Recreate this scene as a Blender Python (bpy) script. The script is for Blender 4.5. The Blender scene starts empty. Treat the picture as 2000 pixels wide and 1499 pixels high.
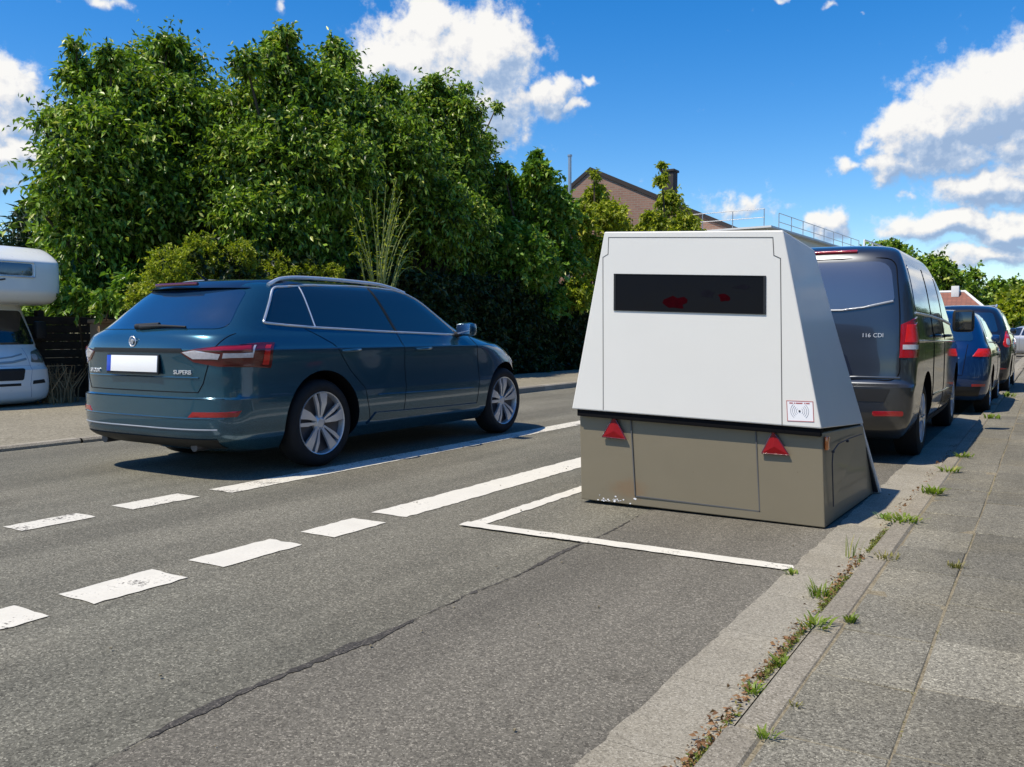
import bpy, bmesh, math, random
import numpy as np
from mathutils import Vector, Matrix
random.seed(7); RNG = np.random.default_rng(11)
R = math.radians
scn = bpy.context.scene
COL = scn.collection

# ------------------------------------------------------------------ camera, sky, sun, exposure
CAM_H, F_PX, CX, CY = 1.05, 1713.0, 1000.0, 749.5
YAW, PITCH = R(31.417), R(3.258)
cam_d = bpy.data.cameras.new('camera'); cam = bpy.data.objects.new('camera', cam_d); COL.objects.link(cam)
cam_d.sensor_width = 36.0; cam_d.lens = 36.0 * F_PX / 2000.0
cam_d.clip_start = 0.05; cam_d.clip_end = 2000
cam.location = (0, 0, CAM_H); cam.rotation_euler = (R(90) - PITCH, 0, YAW)
scn.camera = cam

SUN_TO = Vector((-0.27, -0.50, 1.0)).normalized()
sun_d = bpy.data.lights.new('sun', 'SUN'); sun = bpy.data.objects.new('sun', sun_d); COL.objects.link(sun)
sun_d.energy = 5.0; sun_d.angle = R(0.5); sun_d.color = (1.0, 0.905, 0.75)
sun.rotation_euler = SUN_TO.to_track_quat('Z', 'Y').to_euler(); sun.location = (-8, -10, 25)

scn.view_settings.view_transform = 'Standard'; scn.view_settings.look = 'None'
scn.view_settings.exposure = 0.1; scn.view_settings.gamma = 1.0
SKY_STRENGTH = 0.075

# pixel of the photograph -> point of the place (used only to take measurements)
_f = np.array([-math.sin(YAW), math.cos(YAW), 0.0]); _r = np.array([math.cos(YAW), math.sin(YAW), 0.0])
_fw = _f * math.cos(PITCH) + np.array([0, 0, -math.sin(PITCH)]); _up = np.array([0, 0, math.cos(PITCH)]) + _f * math.sin(PITCH)
def ray(px, py): return _fw + _r * ((px - CX) / F_PX) - _up * ((py - CY) / F_PX)
def at_x(px, py, X): d = ray(px, py); return d * (X / d[0]) + np.array([0, 0, CAM_H])
def at_y(px, py, Y): d = ray(px, py); return d * (Y / d[1]) + np.array([0, 0, CAM_H])
def at_z(px, py, Z=0.0): d = ray(px, py); return d * ((Z - CAM_H) / d[2]) + np.array([0, 0, CAM_H])
def at_d(px, py, D): d = ray(px, py); return d * D + np.array([0, 0, CAM_H])
def azel(px, py):
    d = ray(px, py); d = d / np.linalg.norm(d)
    return math.degrees(math.atan2(d[0], d[1])), math.degrees(math.asin(d[2]))

# ------------------------------------------------------------------ node helpers
class NT:
    def __init__(s, tree): s.t = tree; s.n = tree.nodes; s.l = tree.links
    def node(s, typ, **kw):
        n = s.n.new(typ)
        for k, v in kw.items(): setattr(n, k, v)
        return n
    def put(s, sock, v):
        if isinstance(v, bpy.types.NodeSocket): s.l.new(v, sock)
        elif v is not None:
            if hasattr(sock.default_value, '__len__') and not isinstance(v, (tuple, list)): v = (v, v, v)
            if hasattr(sock.default_value, '__len__') and len(sock.default_value) == 4 and len(v) == 3: v = (*v, 1)
            sock.default_value = v
    def m(s, op, a, b=None, c=None, clamp=False):
        n = s.node('ShaderNodeMath', operation=op, use_clamp=clamp)
        s.put(n.inputs[0], a)
        if b is not None: s.put(n.inputs[1], b)
        if c is not None: s.put(n.inputs[2], c)
        return n.outputs[0]
    def mix(s, fac, a, b, blend='MIX'):
        n = s.node('ShaderNodeMix', data_type='RGBA', blend_type=blend)
        s.put(n.inputs[0], fac); s.put(n.inputs[6], a); s.put(n.inputs[7], b)
        return n.outputs[2]
    def ramp(s, fac, stops, interp='LINEAR'):
        n = s.node('ShaderNodeValToRGB'); n.color_ramp.interpolation = interp
        e = n.color_ramp.elements
        while len(e) < len(stops): e.new(0.5)
        for i, (p, c) in enumerate(stops):
            e[i].position = p; e[i].color = (*c, 1) if len(c) == 3 else c
        s.put(n.inputs[0], fac); return n.outputs[0]
    def smooth(s, v, a, b):
        n = s.node('ShaderNodeMapRange', interpolation_type='SMOOTHSTEP')
        s.put(n.inputs[0], v); s.put(n.inputs[1], a); s.put(n.inputs[2], b); s.put(n.inputs[3], 0.0); s.put(n.inputs[4], 1.0)
        return n.outputs[0]
    def noise(s, vec, scale, detail=3, rough=0.55, out=0):
        n = s.node('ShaderNodeTexNoise'); s.put(n.inputs['Vector'], vec)
        n.inputs['Scale'].default_value = scale; n.inputs['Detail'].default_value = detail; n.inputs['Roughness'].default_value = rough
        return n.outputs[out]
    def voro(s, vec, scale, out='Color', feature='F1'):
        n = s.node('ShaderNodeTexVoronoi', feature=feature); s.put(n.inputs['Vector'], vec); n.inputs['Scale'].default_value = scale
        return n.outputs[out]
    def obj(s): return s.node('ShaderNodeTexCoord').outputs['Object']
    def pos(s): return s.node('ShaderNodeNewGeometry').outputs['Position']
    def sepx(s, v):
        n = s.node('ShaderNodeSeparateXYZ'); s.put(n.inputs[0], v); return n.outputs
    def comb(s, x, y, z):
        n = s.node('ShaderNodeCombineXYZ'); s.put(n.inputs[0], x); s.put(n.inputs[1], y); s.put(n.inputs[2], z); return n.outputs[0]
    def bump(s, h, strength=0.3, dist=0.01):
        n = s.node('ShaderNodeBump'); s.put(n.inputs['Height'], h); n.inputs['Strength'].default_value = strength; n.inputs['Distance'].default_value = dist
        return n.outputs[0]

def new_mat(name):
    m = bpy.data.materials.new(name); m.use_nodes = True
    nt = NT(m.node_tree); b = m.node_tree.nodes['Principled BSDF']
    return m, nt, b
def simple(name, col, rough=0.5, metal=0.0, coat=0.0, spec=0.5, var=0.12, vscale=6.0, bump=0.0, bscale=60.0):
    m, t, b = new_mat(name)
    n = t.noise(t.obj(), vscale, 4)
    k = t.m('MULTIPLY_ADD', n, 2 * var, 1 - var)
    c = t.mix(1.0, (*col, 1), t.comb(k, k, k), 'MULTIPLY')
    t.put(b.inputs['Base Color'], c)
    t.put(b.inputs['Roughness'], t.m('MULTIPLY_ADD', t.noise(t.obj(), vscale * 2.3, 3), 0.16, max(rough - 0.08, 0.02)))
    b.inputs['Metallic'].default_value = metal
    b.inputs['Coat Weight'].default_value = coat; b.inputs['Coat Roughness'].default_value = 0.04
    b.inputs['Specular IOR Level'].default_value = spec
    if bump: t.put(b.inputs['Normal'], t.bump(t.noise(t.obj(), bscale, 3), bump, 0.004))
    return m
def paint(name, col, metal=0.6, rough=0.32, flake=0.25, dirt=0.06):
    m, t, b = new_mat(name)
    n = t.noise(t.obj(), 900, 1); k = t.m('MULTIPLY_ADD', n, 2 * flake, 1 - flake)
    c = t.mix(1.0, (*col, 1), t.comb(k, k, k), 'MULTIPLY')
    z = t.sepx(t.obj())[2]
    dn = t.m('MULTIPLY', t.noise(t.obj(), 9, 5), t.smooth(z, 0.75, 0.15), clamp=True)   # road dust low on the body
    c = t.mix(t.m('MULTIPLY', dn, dirt * 3), c, (0.12, 0.11, 0.09, 1))
    t.put(b.inputs['Base Color'], c); b.inputs['Metallic'].default_value = metal; b.inputs['Roughness'].default_value = rough
    b.inputs['Coat Weight'].default_value = 1.0
    t.put(b.inputs['Coat Roughness'], t.m('MULTIPLY_ADD', t.noise(t.obj(), 5, 4), 0.07, 0.015))
    return m
def speck(name, dark, mid, light, scale, mott=0.2, mscale=1.3, bump=0.35, tint=None, warm=None, rough=0.9, stain=0.0):
    """crushed stone in a binder: random cell tones, broad mottling, a rough surface"""
    m, t, b = new_mat(name)
    o = t.obj()
    r1 = t.sepx(t.voro(o, scale))[0]; r2 = t.sepx(t.voro(o, scale * 2.7))[1]
    v = t.m('ADD', t.m('MULTIPLY', r1, 0.62), t.m('MULTIPLY', r2, 0.38))
    c = t.ramp(v, [(0.12, dark), (0.5, mid), (0.72, mid), (0.93, light)])
    if stain:
        x, y, z = t.sepx(o); st = t.noise(t.comb(t.m('MULTIPLY', x, 1.6), t.m('MULTIPLY', y, .16), 0.0), 1.0, 4, .6)
        k = t.m('MULTIPLY_ADD', t.smooth(st, .36, .66), .30, .84); c = t.mix(1.0, c, t.comb(k, k, k), 'MULTIPLY')
        sp = t.smooth(t.noise(o, 1.5, 6, .65), .60, .74); c = t.mix(t.m('MULTIPLY', sp, stain), c, t.mix(1.0, c, (.55, .54, .52, 1), 'MULTIPLY'))
        pl = t.smooth(t.noise(o, 3.6, 5, .7), .68, .76); c = t.mix(t.m('MULTIPLY', pl, stain * .5), c, (.30, .275, .22, 1))
    n = t.noise(o, mscale, 5, 0.6); k = t.m('MULTIPLY_ADD', n, 2 * mott, 1 - mott)
    c = t.mix(1.0, c, t.comb(k, k, k), 'MULTIPLY')
    if tint:
        f = t.smooth(t.noise(o, mscale * 0.45, 4), 0.42, 0.66)
        c = t.mix(t.m('MULTIPLY', f, 0.55), c, t.mix(1.0, c, (*tint, 1), 'MULTIPLY'))
    if warm is not None:
        at = t.node('ShaderNodeAttribute', attribute_name='tone')
        k2 = at.outputs['Fac']; c = t.mix(1.0, c, t.comb(k2, k2, k2), 'MULTIPLY')
    t.put(b.inputs['Base Color'], c); b.inputs['Roughness'].default_value = rough; b.inputs['Specular IOR Level'].default_value = 0.25
    t.put(b.inputs['Normal'], t.bump(v, bump, 0.004))
    return m
def leafmat(name, dark, light, yellow, trans=0.35, gloss=0.45):
    m, t, b = new_mat(name)
    a = t.node('ShaderNodeAttribute', attribute_name='rnd').outputs['Fac']
    c = t.ramp(a, [(0.0, dark), (0.55, light), (0.9, light), (1.0, yellow)])
    t.put(b.inputs['Base Color'], c); b.inputs['Roughness'].default_value = gloss; b.inputs['Specular IOR Level'].default_value = 0.3
    tr = t.node('ShaderNodeBsdfTranslucent'); t.put(tr.inputs[0], t.mix(1.0, c, (1.3, 1.45, 0.45, 1), 'MULTIPLY'))
    mx = t.node('ShaderNodeMixShader'); mx.inputs[0].default_value = trans
    t.l.new(b.outputs[0], mx.inputs[1]); t.l.new(tr.outputs[0], mx.inputs[2])
    out = [n for n in t.n if n.type == 'OUTPUT_MATERIAL'][0]; t.l.new(mx.outputs[0], out.inputs[0])
    return m

# ------------------------------------------------------------------ world: clear summer sky with cumulus clouds
world = bpy.data.worlds.new('World'); scn.world = world; world.use_nodes = True
def build_world():
    w = NT(world.node_tree); bg = world.node_tree.nodes['Background']
    sky = w.node('ShaderNodeTexSky', sky_type='NISHITA', sun_disc=False)
    sky.sun_elevation = math.asin(SUN_TO.z); sky.sun_rotation = math.atan2(SUN_TO.x, SUN_TO.y)
    sky.air_density = 1.0; sky.dust_density = 0.4; sky.ozone_density = 3.0
    hs = w.node('ShaderNodeHueSaturation'); hs.inputs['Saturation'].default_value = 1.45; hs.inputs['Value'].default_value = 2.1
    hs.inputs['Hue'].default_value = 0.506
    w.l.new(sky.outputs[0], hs.inputs['Color'])
    # cloud density as a node group over (azimuth, elevation) in degrees
    g = bpy.data.node_groups.new('cloud_density', 'ShaderNodeTree')
    g.interface.new_socket('az', in_out='INPUT', socket_type='NodeSocketFloat'); g.interface.new_socket('el', in_out='INPUT', socket_type='NodeSocketFloat')
    g.interface.new_socket('D', in_out='OUTPUT', socket_type='NodeSocketFloat'); g.interface.new_socket('H', in_out='OUTPUT', socket_type='NodeSocketFloat')
    q = NT(g); gi = q.node('NodeGroupInput'); go = q.node('NodeGroupOutput')
    az, el = gi.outputs[0], gi.outputs[1]
    P = q.comb(az, el, 0.0)
    wx = q.m('MULTIPLY', q.m('SUBTRACT', q.noise(P, 0.55, 3, 0.5), 0.5), 2.6)
    wy = q.m('MULTIPLY', q.m('SUBTRACT', q.noise(q.comb(el, az, 7.0), 0.55, 3, 0.5), 0.5), 2.0)
    az2 = q.m('ADD', az, wx); el2 = q.m('ADD', el, wy)
    PX = 0.0334
    C = [(850,130,135,85,1.0),(960,110,75,75,.95),(845,55,50,50,.9),(760,125,75,45,.9),(930,215,110,75,.85),(1070,188,50,34,.72),(1118,203,34,12,.5),(1142,155,15,12,.42),
         (10,180,62,52,.75),(30,235,55,40,.55),(30,300,45,26,.8),(66,143,16,10,.4),(205,5,50,12,.4),(20,350,60,30,.35),
         (1925,205,115,70,1.0),(1985,185,60,75,.95),(1800,255,75,55,.9),(1750,325,60,30,.55),(1840,305,110,40,.6),(1925,372,85,32,.8),(1860,438,110,26,.8),(1975,450,60,32,.85),(1930,500,100,22,.6),
         (1695,280,17,18,.42),(1648,328,30,14,.48),(1765,388,26,8,.25),(1450,405,85,30,.42),(1485,385,25,14,.4),(1612,435,40,24,.75),(1530,2,18,8,.35),(1622,22,14,9,.32),(545,4,14,10,.3),(1690,22,10,5,.22),
         (2150,260,160,110,1.0),(2300,420,200,60,.8),(-250,260,220,110,.8),(-500,120,150,80,.7),(2700,150,220,120,.8)]
    D = None; H = None
    for (px, py, a, b, s) in C:
        A, E = azel(px, py)
        dx = q.m('DIVIDE', q.m('SUBTRACT', az2, A), a * PX); dy = q.m('DIVIDE', q.m('SUBTRACT', el2, E), b * PX)
        r2 = q.m('ADD', q.m('MULTIPLY', dx, dx), q.m('MULTIPLY', dy, dy))
        e = q.m('MULTIPLY', q.m('EXPONENT', q.m('MULTIPLY', r2, -1.0)), s)
        D = e if D is None else q.m('MAXIMUM', D, e)
        h = q.m('MULTIPLY', e, dy); H = h if H is None else q.m('ADD', H, h)
    n1 = q.noise(P, 0.75, 9, 0.62); bil = q.m('ABSOLUTE', q.m('SUBTRACT', q.noise(q.comb(el, az, 3.0), 1.1, 6, 0.6), 0.5))
    D = q.m('ADD', D, q.m('MULTIPLY', q.m('SUBTRACT', n1, 0.5), 0.75)); D = q.m('SUBTRACT', D, q.m('MULTIPLY', bil, 0.35))
    q.l.new(D, go.inputs[0]); q.l.new(H, go.inputs[1])
    d = w.node('ShaderNodeTexCoord').outputs['Generated']; x, y, z = w.sepx(d)
    a = w.m('MULTIPLY', w.m('ARCTAN2', x, y), 57.2958); e = w.m('MULTIPLY', w.m('ARCSINE', z), 57.2958)
    def dens(aa, ee):
        n = w.node('ShaderNodeGroup', node_tree=g); w.put(n.inputs[0], aa); w.put(n.inputs[1], ee); return n.outputs
    D0, H0 = dens(a, e); D1, _ = dens(w.m('ADD', a, -0.35), w.m('ADD', e, 0.55))
    cover = w.smooth(D0, 0.10, 0.43)
    lit = w.m('ADD', w.m('MULTIPLY_ADD', w.m('SUBTRACT', D0, D1), 2.0, 0.54), w.m('MULTIPLY', H0, 0.48), clamp=True)
    lit = w.m('ADD', lit, w.m('MULTIPLY', w.smooth(e, 6, 14), 0.06), clamp=True)
    S = 1.0 / SKY_STRENGTH
    cc = w.ramp(lit, [(0.0, (0.30 * S, 0.42 * S, 0.62 * S)), (0.35, (0.46 * S, 0.56 * S, 0.72 * S)), (0.7, (0.78 * S, 0.78 * S, 0.79 * S)), (1.0, (0.93 * S, 0.91 * S, 0.87 * S))])
    c = w.mix(w.m('MULTIPLY', cover, 0.96), hs.outputs[0], cc)
    w.l.new(c, bg.inputs['Color']); bg.inputs['Strength'].default_value = SKY_STRENGTH
build_world()

# ------------------------------------------------------------------ mesh helpers
def tag(o, label=None, cat=None, group=None, kind=None):
    if label: o['label'] = label
    if cat: o['category'] = cat
    if group: o['group'] = group
    if kind: o['kind'] = kind
    return o
def empty(name, loc, label, cat, group=None):
    o = bpy.data.objects.new(name, None); COL.objects.link(o); o.location = loc; o.empty_display_size = 0.2
    return tag(o, label, cat, group)
def obj(name, V, Fc, mat, parent=None, smooth=False, sharp=None, origin=(0, 0, 0), midx=None):
    me = bpy.data.meshes.new(name)
    V = np.asarray(V, float).reshape(-1, 3) - np.asarray(origin, float)
    me.from_pydata(V if len(V) > 20000 else V.tolist(), [], Fc); me.update()
    mats = mat if isinstance(mat, (list, tuple)) else [mat]
    for m in mats: me.materials.append(m)
    if midx is not None: me.polygons.foreach_set('material_index', np.asarray(midx, np.int32))
    if smooth:
        me.shade_smooth()
        if sharp: me.set_sharp_from_angle(angle=R(sharp))
    o = bpy.data.objects.new(name, me); COL.objects.link(o)
    if parent is not None: o.parent = parent
    else: o.location = origin
    return o
class MB:
    """collects shapes into one mesh; vertices in world coordinates"""
    def __init__(s): s.v = []; s.f = []
    def add(s, V, Fc):
        k = len(s.v); s.v += [tuple(map(float, p)) for p in V]; s.f += [tuple(i + k for i in f) for f in Fc]; return s
    def box(s, c, d, M=None, bev=0.0):
        bm = bmesh.new(); bmesh.ops.create_cube(bm, size=1.0); bmesh.ops.scale(bm, vec=d, verts=bm.verts)
        if bev: bmesh.ops.bevel(bm, geom=bm.edges[:], offset=bev, segments=2, affect='EDGES', profile=0.6)
        if M is not None: bm.transform(M)
        bmesh.ops.translate(bm, vec=c, verts=bm.verts); s.bm(bm); bm.free(); return s
    def bm(s, bm):
        bm.verts.index_update(); s.add([v.co for v in bm.verts], [[v.index for v in f.verts] for f in bm.faces])
    def tube(s, pts, r, n=8, caps=True):
        P = [Vector(p) for p in pts]; rs = r if isinstance(r, (list, tuple)) else [r] * len(P)
        rings = []; up = Vector((0, 0, 1)); prev = None
        for i, p in enumerate(P):
            t = (P[min(i + 1, len(P) - 1)] - P[max(i - 1, 0)])
            t = t.normalized() if t.length > 1e-9 else Vector((0, 0, 1))
            a = (prev - t * prev.dot(t)) if prev is not None else (up if abs(t.z) < 0.95 else Vector((1, 0, 0))).cross(t)
            a = a.normalized() if a.length > 1e-6 else Vector((1, 0, 0)); b = t.cross(a); prev = a
            rings.append([p + (a * math.cos(2 * math.pi * k / n) + b * math.sin(2 * math.pi * k / n)) * rs[i] for k in range(n)])
        V = [v for rg in rings for v in rg]; Fc = []
        for i in range(len(P) - 1):
            for k in range(n): Fc.append((i * n + k, i * n + (k + 1) % n, (i + 1) * n + (k + 1) % n, (i + 1) * n + k))
        if caps: Fc.append(tuple(range(n))[::-1]); Fc.append(tuple((len(P) - 1) * n + k for k in range(n)))
        return s.add(V, Fc)
    def prism(s, poly, vec):
        """extrude a flat polygon of 3D points by vec"""
        n = len(poly); A = [Vector(p) for p in poly]; B = [p + Vector(vec) for p in A]
        Fc = [tuple(range(n))[::-1], tuple(range(n, 2 * n))] + [(i, (i + 1) % n, n + (i + 1) % n, n + i) for i in range(n)]
        return s.add(A + B, Fc)
    def lathe_x(s, prof, n=48, c=(0, 0, 0)):
        V = []; Fc = []
        for (x, r) in prof:
            for k in range(n): a = 2 * math.pi * k / n; V.append((c[0] + x, c[1] + r * math.cos(a), c[2] + r * math.sin(a)))
        for i in range(len(prof) - 1):
            for k in range(n): Fc.append((i * n + k, i * n + (k + 1) % n, (i + 1) * n + (k + 1) % n, (i + 1) * n + k))
        return s.add(V, Fc)
    def build(s, name, mat, parent=None, smooth=False, sharp=35, origin=(0, 0, 0)):
        return obj(name, s.v, s.f, mat, parent, smooth, sharp, origin)
def struct(name, o): tag(o, kind='structure'); return o
def pchip(xs, ys, x):
    xs = np.asarray(xs, float); ys = np.asarray(ys, float); h = np.diff(xs); d = np.diff(ys) / h; n = len(xs)
    m = np.zeros(n); m[0] = d[0]; m[-1] = d[-1]
    for i in range(1, n - 1):
        if d[i - 1] * d[i] > 0:
            w1 = 2 * h[i] + h[i - 1]; w2 = h[i] + 2 * h[i - 1]; m[i] = (w1 + w2) / (w1 / d[i - 1] + w2 / d[i])
    x = np.clip(x, xs[0], xs[-1]); i = np.clip(np.searchsorted(xs, x) - 1, 0, n - 2); t = (x - xs[i]) / h[i]
    return (ys[i] * (1 + 2 * t) * (1 - t) ** 2 + m[i] * h[i] * t * (1 - t) ** 2 + ys[i + 1] * t * t * (3 - 2 * t) + m[i + 1] * h[i] * t * t * (t - 1))
def text_mesh(name, body, size, mat, parent, loc, xdir, updir, depth=0.003, origin=(0, 0, 0), stretch=1.0):
    cu = bpy.data.curves.new(name, 'FONT'); cu.body = body; cu.size = size; cu.extrude = depth; cu.align_x = 'CENTER'; cu.align_y = 'CENTER'
    o = bpy.data.objects.new('tmp', cu); COL.objects.link(o)
    dg = bpy.context.evaluated_depsgraph_get(); me = bpy.data.meshes.new_from_object(o.evaluated_get(dg))
    bpy.data.objects.remove(o)
    X = Vector(xdir).normalized(); Yv = Vector(updir); Yv = (Yv - X * Yv.dot(X)).normalized(); Z = X.cross(Yv)
    M = Matrix(((X.x * stretch, Yv.x, Z.x, 0), (X.y * stretch, Yv.y, Z.y, 0), (X.z * stretch, Yv.z, Z.z, 0), (0, 0, 0, 1)))
    me.transform(M); me.transform(Matrix.Translation(Vector(loc) - Vector(origin)))
    me.materials.clear(); me.materials.append(mat)
    r = bpy.data.objects.new(name, me); COL.objects.link(r); r.parent = parent
    return r
def round_poly(P, r, k=5):
    out = []; n = len(P)
    for i in range(n):
        a, b, c = np.array(P[i - 1], float), np.array(P[i], float), np.array(P[(i + 1) % n], float)
        rr = r[i] if isinstance(r, (list, tuple)) else r
        if rr <= 0: out.append(tuple(b)); continue
        la, lc = np.linalg.norm(a - b), np.linalg.norm(c - b); q = min(rr, la * 0.45, lc * 0.45)
        p0 = b + (a - b) / la * q; p2 = b + (c - b) / lc * q
        for j in range(k + 1): t = j / k; out.append(tuple(p0 * (1 - t) ** 2 + b * 2 * t * (1 - t) + p2 * t * t))
    return out

# ------------------------------------------------------------------ materials
M = {}
M['asphalt'] = speck('asphalt', (0.065, 0.061, 0.046), (0.160, 0.150, 0.116), (0.40, 0.375, 0.29), 150, 0.2, 0.9, 0.4, (0.86, 0.90, 0.92), stain=.5)
M['asphalt_bay'] = speck('asphalt_bay', (0.066, 0.060, 0.048), (0.145, 0.134, 0.107), (0.36, 0.33, 0.265), 170, 0.18, 0.8, 0.3, (0.85, 0.85, 0.85), stain=.75)
M['seam'] = speck('seam', (0.025, 0.024, 0.022), (0.065, 0.060, 0.052), (0.20, 0.18, 0.15), 150, 0.35, 9, 0.4)
M['gutter'] = speck('gutter', (0.17, 0.155, 0.12), (0.31, 0.285, 0.225), (0.48, 0.45, 0.37), 190, 0.2, 3.0, 0.25, (0.78, 0.76, 0.72), warm=1)
M['kerb'] = speck('kerb', (0.14, 0.125, 0.095), (0.275, 0.248, 0.195), (0.48, 0.44, 0.36), 180, 0.2, 4.0, 0.25, (0.8, 0.79, 0.76), warm=1)
M['slab'] = speck('slab', (0.065, 0.060, 0.047), (0.198, 0.186, 0.147), (0.44, 0.415, 0.33), 180, 0.18, 2.2, 0.3, (1.2, 1.16, 1.06), warm=1, stain=.6)
M['sand'] = speck('sand', (0.12, 0.10, 0.06), (0.24, 0.205, 0.135), (0.38, 0.34, 0.25), 160, 0.35, 9, 0.4)
M['farpave'] = speck('farpave', (0.13, 0.115, 0.08), (0.25, 0.225, 0.165), (0.38, 0.35, 0.27), 60, 0.22, 1.2, 0.3)
M['soil'] = speck('soil', (0.04, 0.035, 0.02), (0.08, 0.075, 0.04), (0.15, 0.13, 0.08), 25, 0.4, 0.6, 0.5)
def marking_mat(w0=0.96, w1=1.10):
    m, t, b = new_mat('road_paint')
    o = t.obj(); n = t.noise(o, 55, 5, 0.7); n2 = t.noise(o, 4.5, 4, 0.6)
    wear = t.smooth(t.m('ADD', n, t.m('MULTIPLY', n2, 0.7)), w0, w1)
    cell = t.sepx(t.voro(o, 140))[0]
    c = t.mix(t.m('MULTIPLY', cell, 0.25), (0.66, 0.63, 0.54, 1), (0.48, 0.46, 0.38, 1))
    k = t.m('MULTIPLY_ADD', n2, 0.3, 0.82); c = t.mix(1.0, c, t.comb(k, k, k), 'MULTIPLY')
    c = t.mix(wear, c, (0.11, 0.10, 0.085, 1))
    t.put(b.inputs['Base Color'], c); b.inputs['Roughness'].default_value = 0.8; b.inputs['Specular IOR Level'].default_value = 0.3
    t.put(b.inputs['Normal'], t.bump(cell, 0.25, 0.003)); return m
M['marking'] = marking_mat(); M['marking_worn'] = marking_mat(0.88, 1.02)
M['blue_paint'] = paint('blue_paint', (0.020, 0.088, 0.140), 0.6, 0.25)
M['van_paint'] = paint('van_paint', (0.062, 0.068, 0.077), 0.75, 0.30)
M['bright_blue_paint'] = paint('bright_blue_paint', (0.004, 0.034, 0.125), 0.5, 0.3)
M['black_paint'] = paint('black_paint', (0.014, 0.017, 0.03), 0.4, 0.3)
M['silver_paint'] = paint('silver_paint', (0.5, 0.52, 0.55), 0.5, 0.3)
M['glass'] = simple('glass', (0.008, 0.012, 0.016), 0.06, 0, 1.0, 0.8, 0.1)
M['glass_blue'] = simple('glass_blue', (0.010, 0.035, 0.085), 0.06, 0.2, 1.0, 1.0, 0.1)
M['chrome'] = simple('chrome', (0.75, 0.76, 0.78), 0.14, 1.0, 0, 0.5, 0.04)
M['letter'] = simple('letter', (0.72, 0.74, 0.76), 0.25, 0.3, 0.5, 0.6, 0.04)
M['satin'] = simple('satin', (0.66, 0.68, 0.70), 0.32, 0.6, 0, 0.5, 0.04)
M['alloy'] = simple('alloy', (0.62, 0.63, 0.65), 0.34, 0.6, 0.5, 0.5, 0.08, 18)
M['steel'] = simple('steel', (0.10, 0.10, 0.11), 0.5, 0.7, 0, 0.4, 0.2, 20)
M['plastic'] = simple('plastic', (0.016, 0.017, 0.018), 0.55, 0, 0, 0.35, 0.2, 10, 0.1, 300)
M['gap'] = simple('gap', (0.006, 0.006, 0.007), 0.8, 0, 0, 0.1, 0.1)
M['rubber'] = simple('rubber', (0.016, 0.016, 0.017), 0.75, 0, 0, 0.25, 0.25, 12, 0.3, 120)
M['red_lens'] = simple('red_lens', (0.30, 0.004, 0.008), 0.1, 0, 1.0, 0.6, 0.2, 40, 0.15, 220)
M['red_dark'] = simple('red_dark', (0.10, 0.004, 0.006), 0.12, 0, 1.0, 0.5, 0.25, 40, 0.15, 220)
M['red_bright'] = simple('red_bright', (0.62, 0.012, 0.008), 0.12, 0, 1.0, 0.5, 0.2, 40, 0.15, 220)
M['clear_lens'] = simple('clear_lens', (0.62, 0.60, 0.63), 0.1, 0.3, 1.0, 0.6, 0.3, 50, 0.2, 160)
M['amber'] = simple('amber', (0.60, 0.14, 0.02), 0.2, 0, 1.0, 0.5, 0.15, 40)
M['plate_white'] = simple('plate_white', (0.86, 0.86, 0.85), 0.4, 0, 0.3, 0.4, 0.02)
M['plate_blue'] = simple('plate_blue', (0.01, 0.06, 0.50), 0.4, 0, 0.3, 0.4, 0.05)
M['refl_red'] = simple('refl_red', (0.24, 0.003, 0.006), 0.45, 0, 0.0, 0.25, 0.2, 90, 0.15, 260)
M['ink'] = simple('ink', (0.05, 0.05, 0.06), 0.6, 0, 0, 0.3, 0.1)
M['bar_grey'] = simple('bar_grey', (.30, .32, .35), .45, .2, .2, .4, .1)
M['ink_line'] = simple('ink_line', (0.10, 0.10, 0.10), 0.6, 0, 0, 0.3, 0.1)
M['ink_grey'] = simple('ink_grey', (0.33, 0.36, 0.42), 0.6, 0, 0, 0.3, 0.1)
M['ink_red'] = simple('ink_red', (0.42, 0.10, 0.10), 0.6, 0, 0, 0.3, 0.1)
M['sticker'] = simple('sticker', (0.82, 0.82, 0.84), 0.35, 0, 0.4, 0.5, 0.03)
M['reflection_red'] = simple('reflection_red', (.022, .0004, .002), .3, 0, 0, .02, .5, 30)
M['reflection_grey'] = simple('reflection_grey', (.008, .008, .012), .3, 0, 0, .02, .5, 30)
M['hull_white'] = simple('hull_white', (0.70, 0.69, 0.645), 0.42, 0, 0.15, 0.4, 0.035, 3.0, 0.03, 260)
M['motor_white'] = simple('motor_white', (0.74, 0.76, 0.74), 0.3, 0, 0.6, 0.5, 0.04, 3)
M['bark'] = simple('bark', (0.075, 0.058, 0.04), 0.9, 0, 0, 0.2, 0.4, 14, 0.5, 40)
M['stalk'] = simple('stalk', (0.22, 0.26, 0.09), 0.8, 0, 0, 0.2, 0.3, 14)
M['darkwood'] = simple('darkwood', (0.045, 0.034, 0.024), 0.85, 0, 0, 0.2, 0.4, 9, 0.4, 50)
M['drywood'] = simple('drywood', (0.24, 0.17, 0.09), 0.9, 0, 0, 0.2, 0.4, 9)
M['sandstone'] = simple('sandstone', (0.22, 0.15, 0.09), 0.9, 0, 0, 0.2, 0.3, 9, 0.4, 40)
M['grey_metal'] = simple('grey_metal', (0.42, 0.44, 0.46), 0.4, 0.8, 0, 0.5, 0.1)
M['roof_dark'] = simple('roof_dark', (0.045, 0.038, 0.036), 0.8, 0, 0, 0.3, 0.25, 6, 0.4, 20)
M['white_wall'] = simple('white_wall', (0.70, 0.70, 0.68), 0.85, 0, 0, 0.3, 0.06, 1.5)
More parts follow.
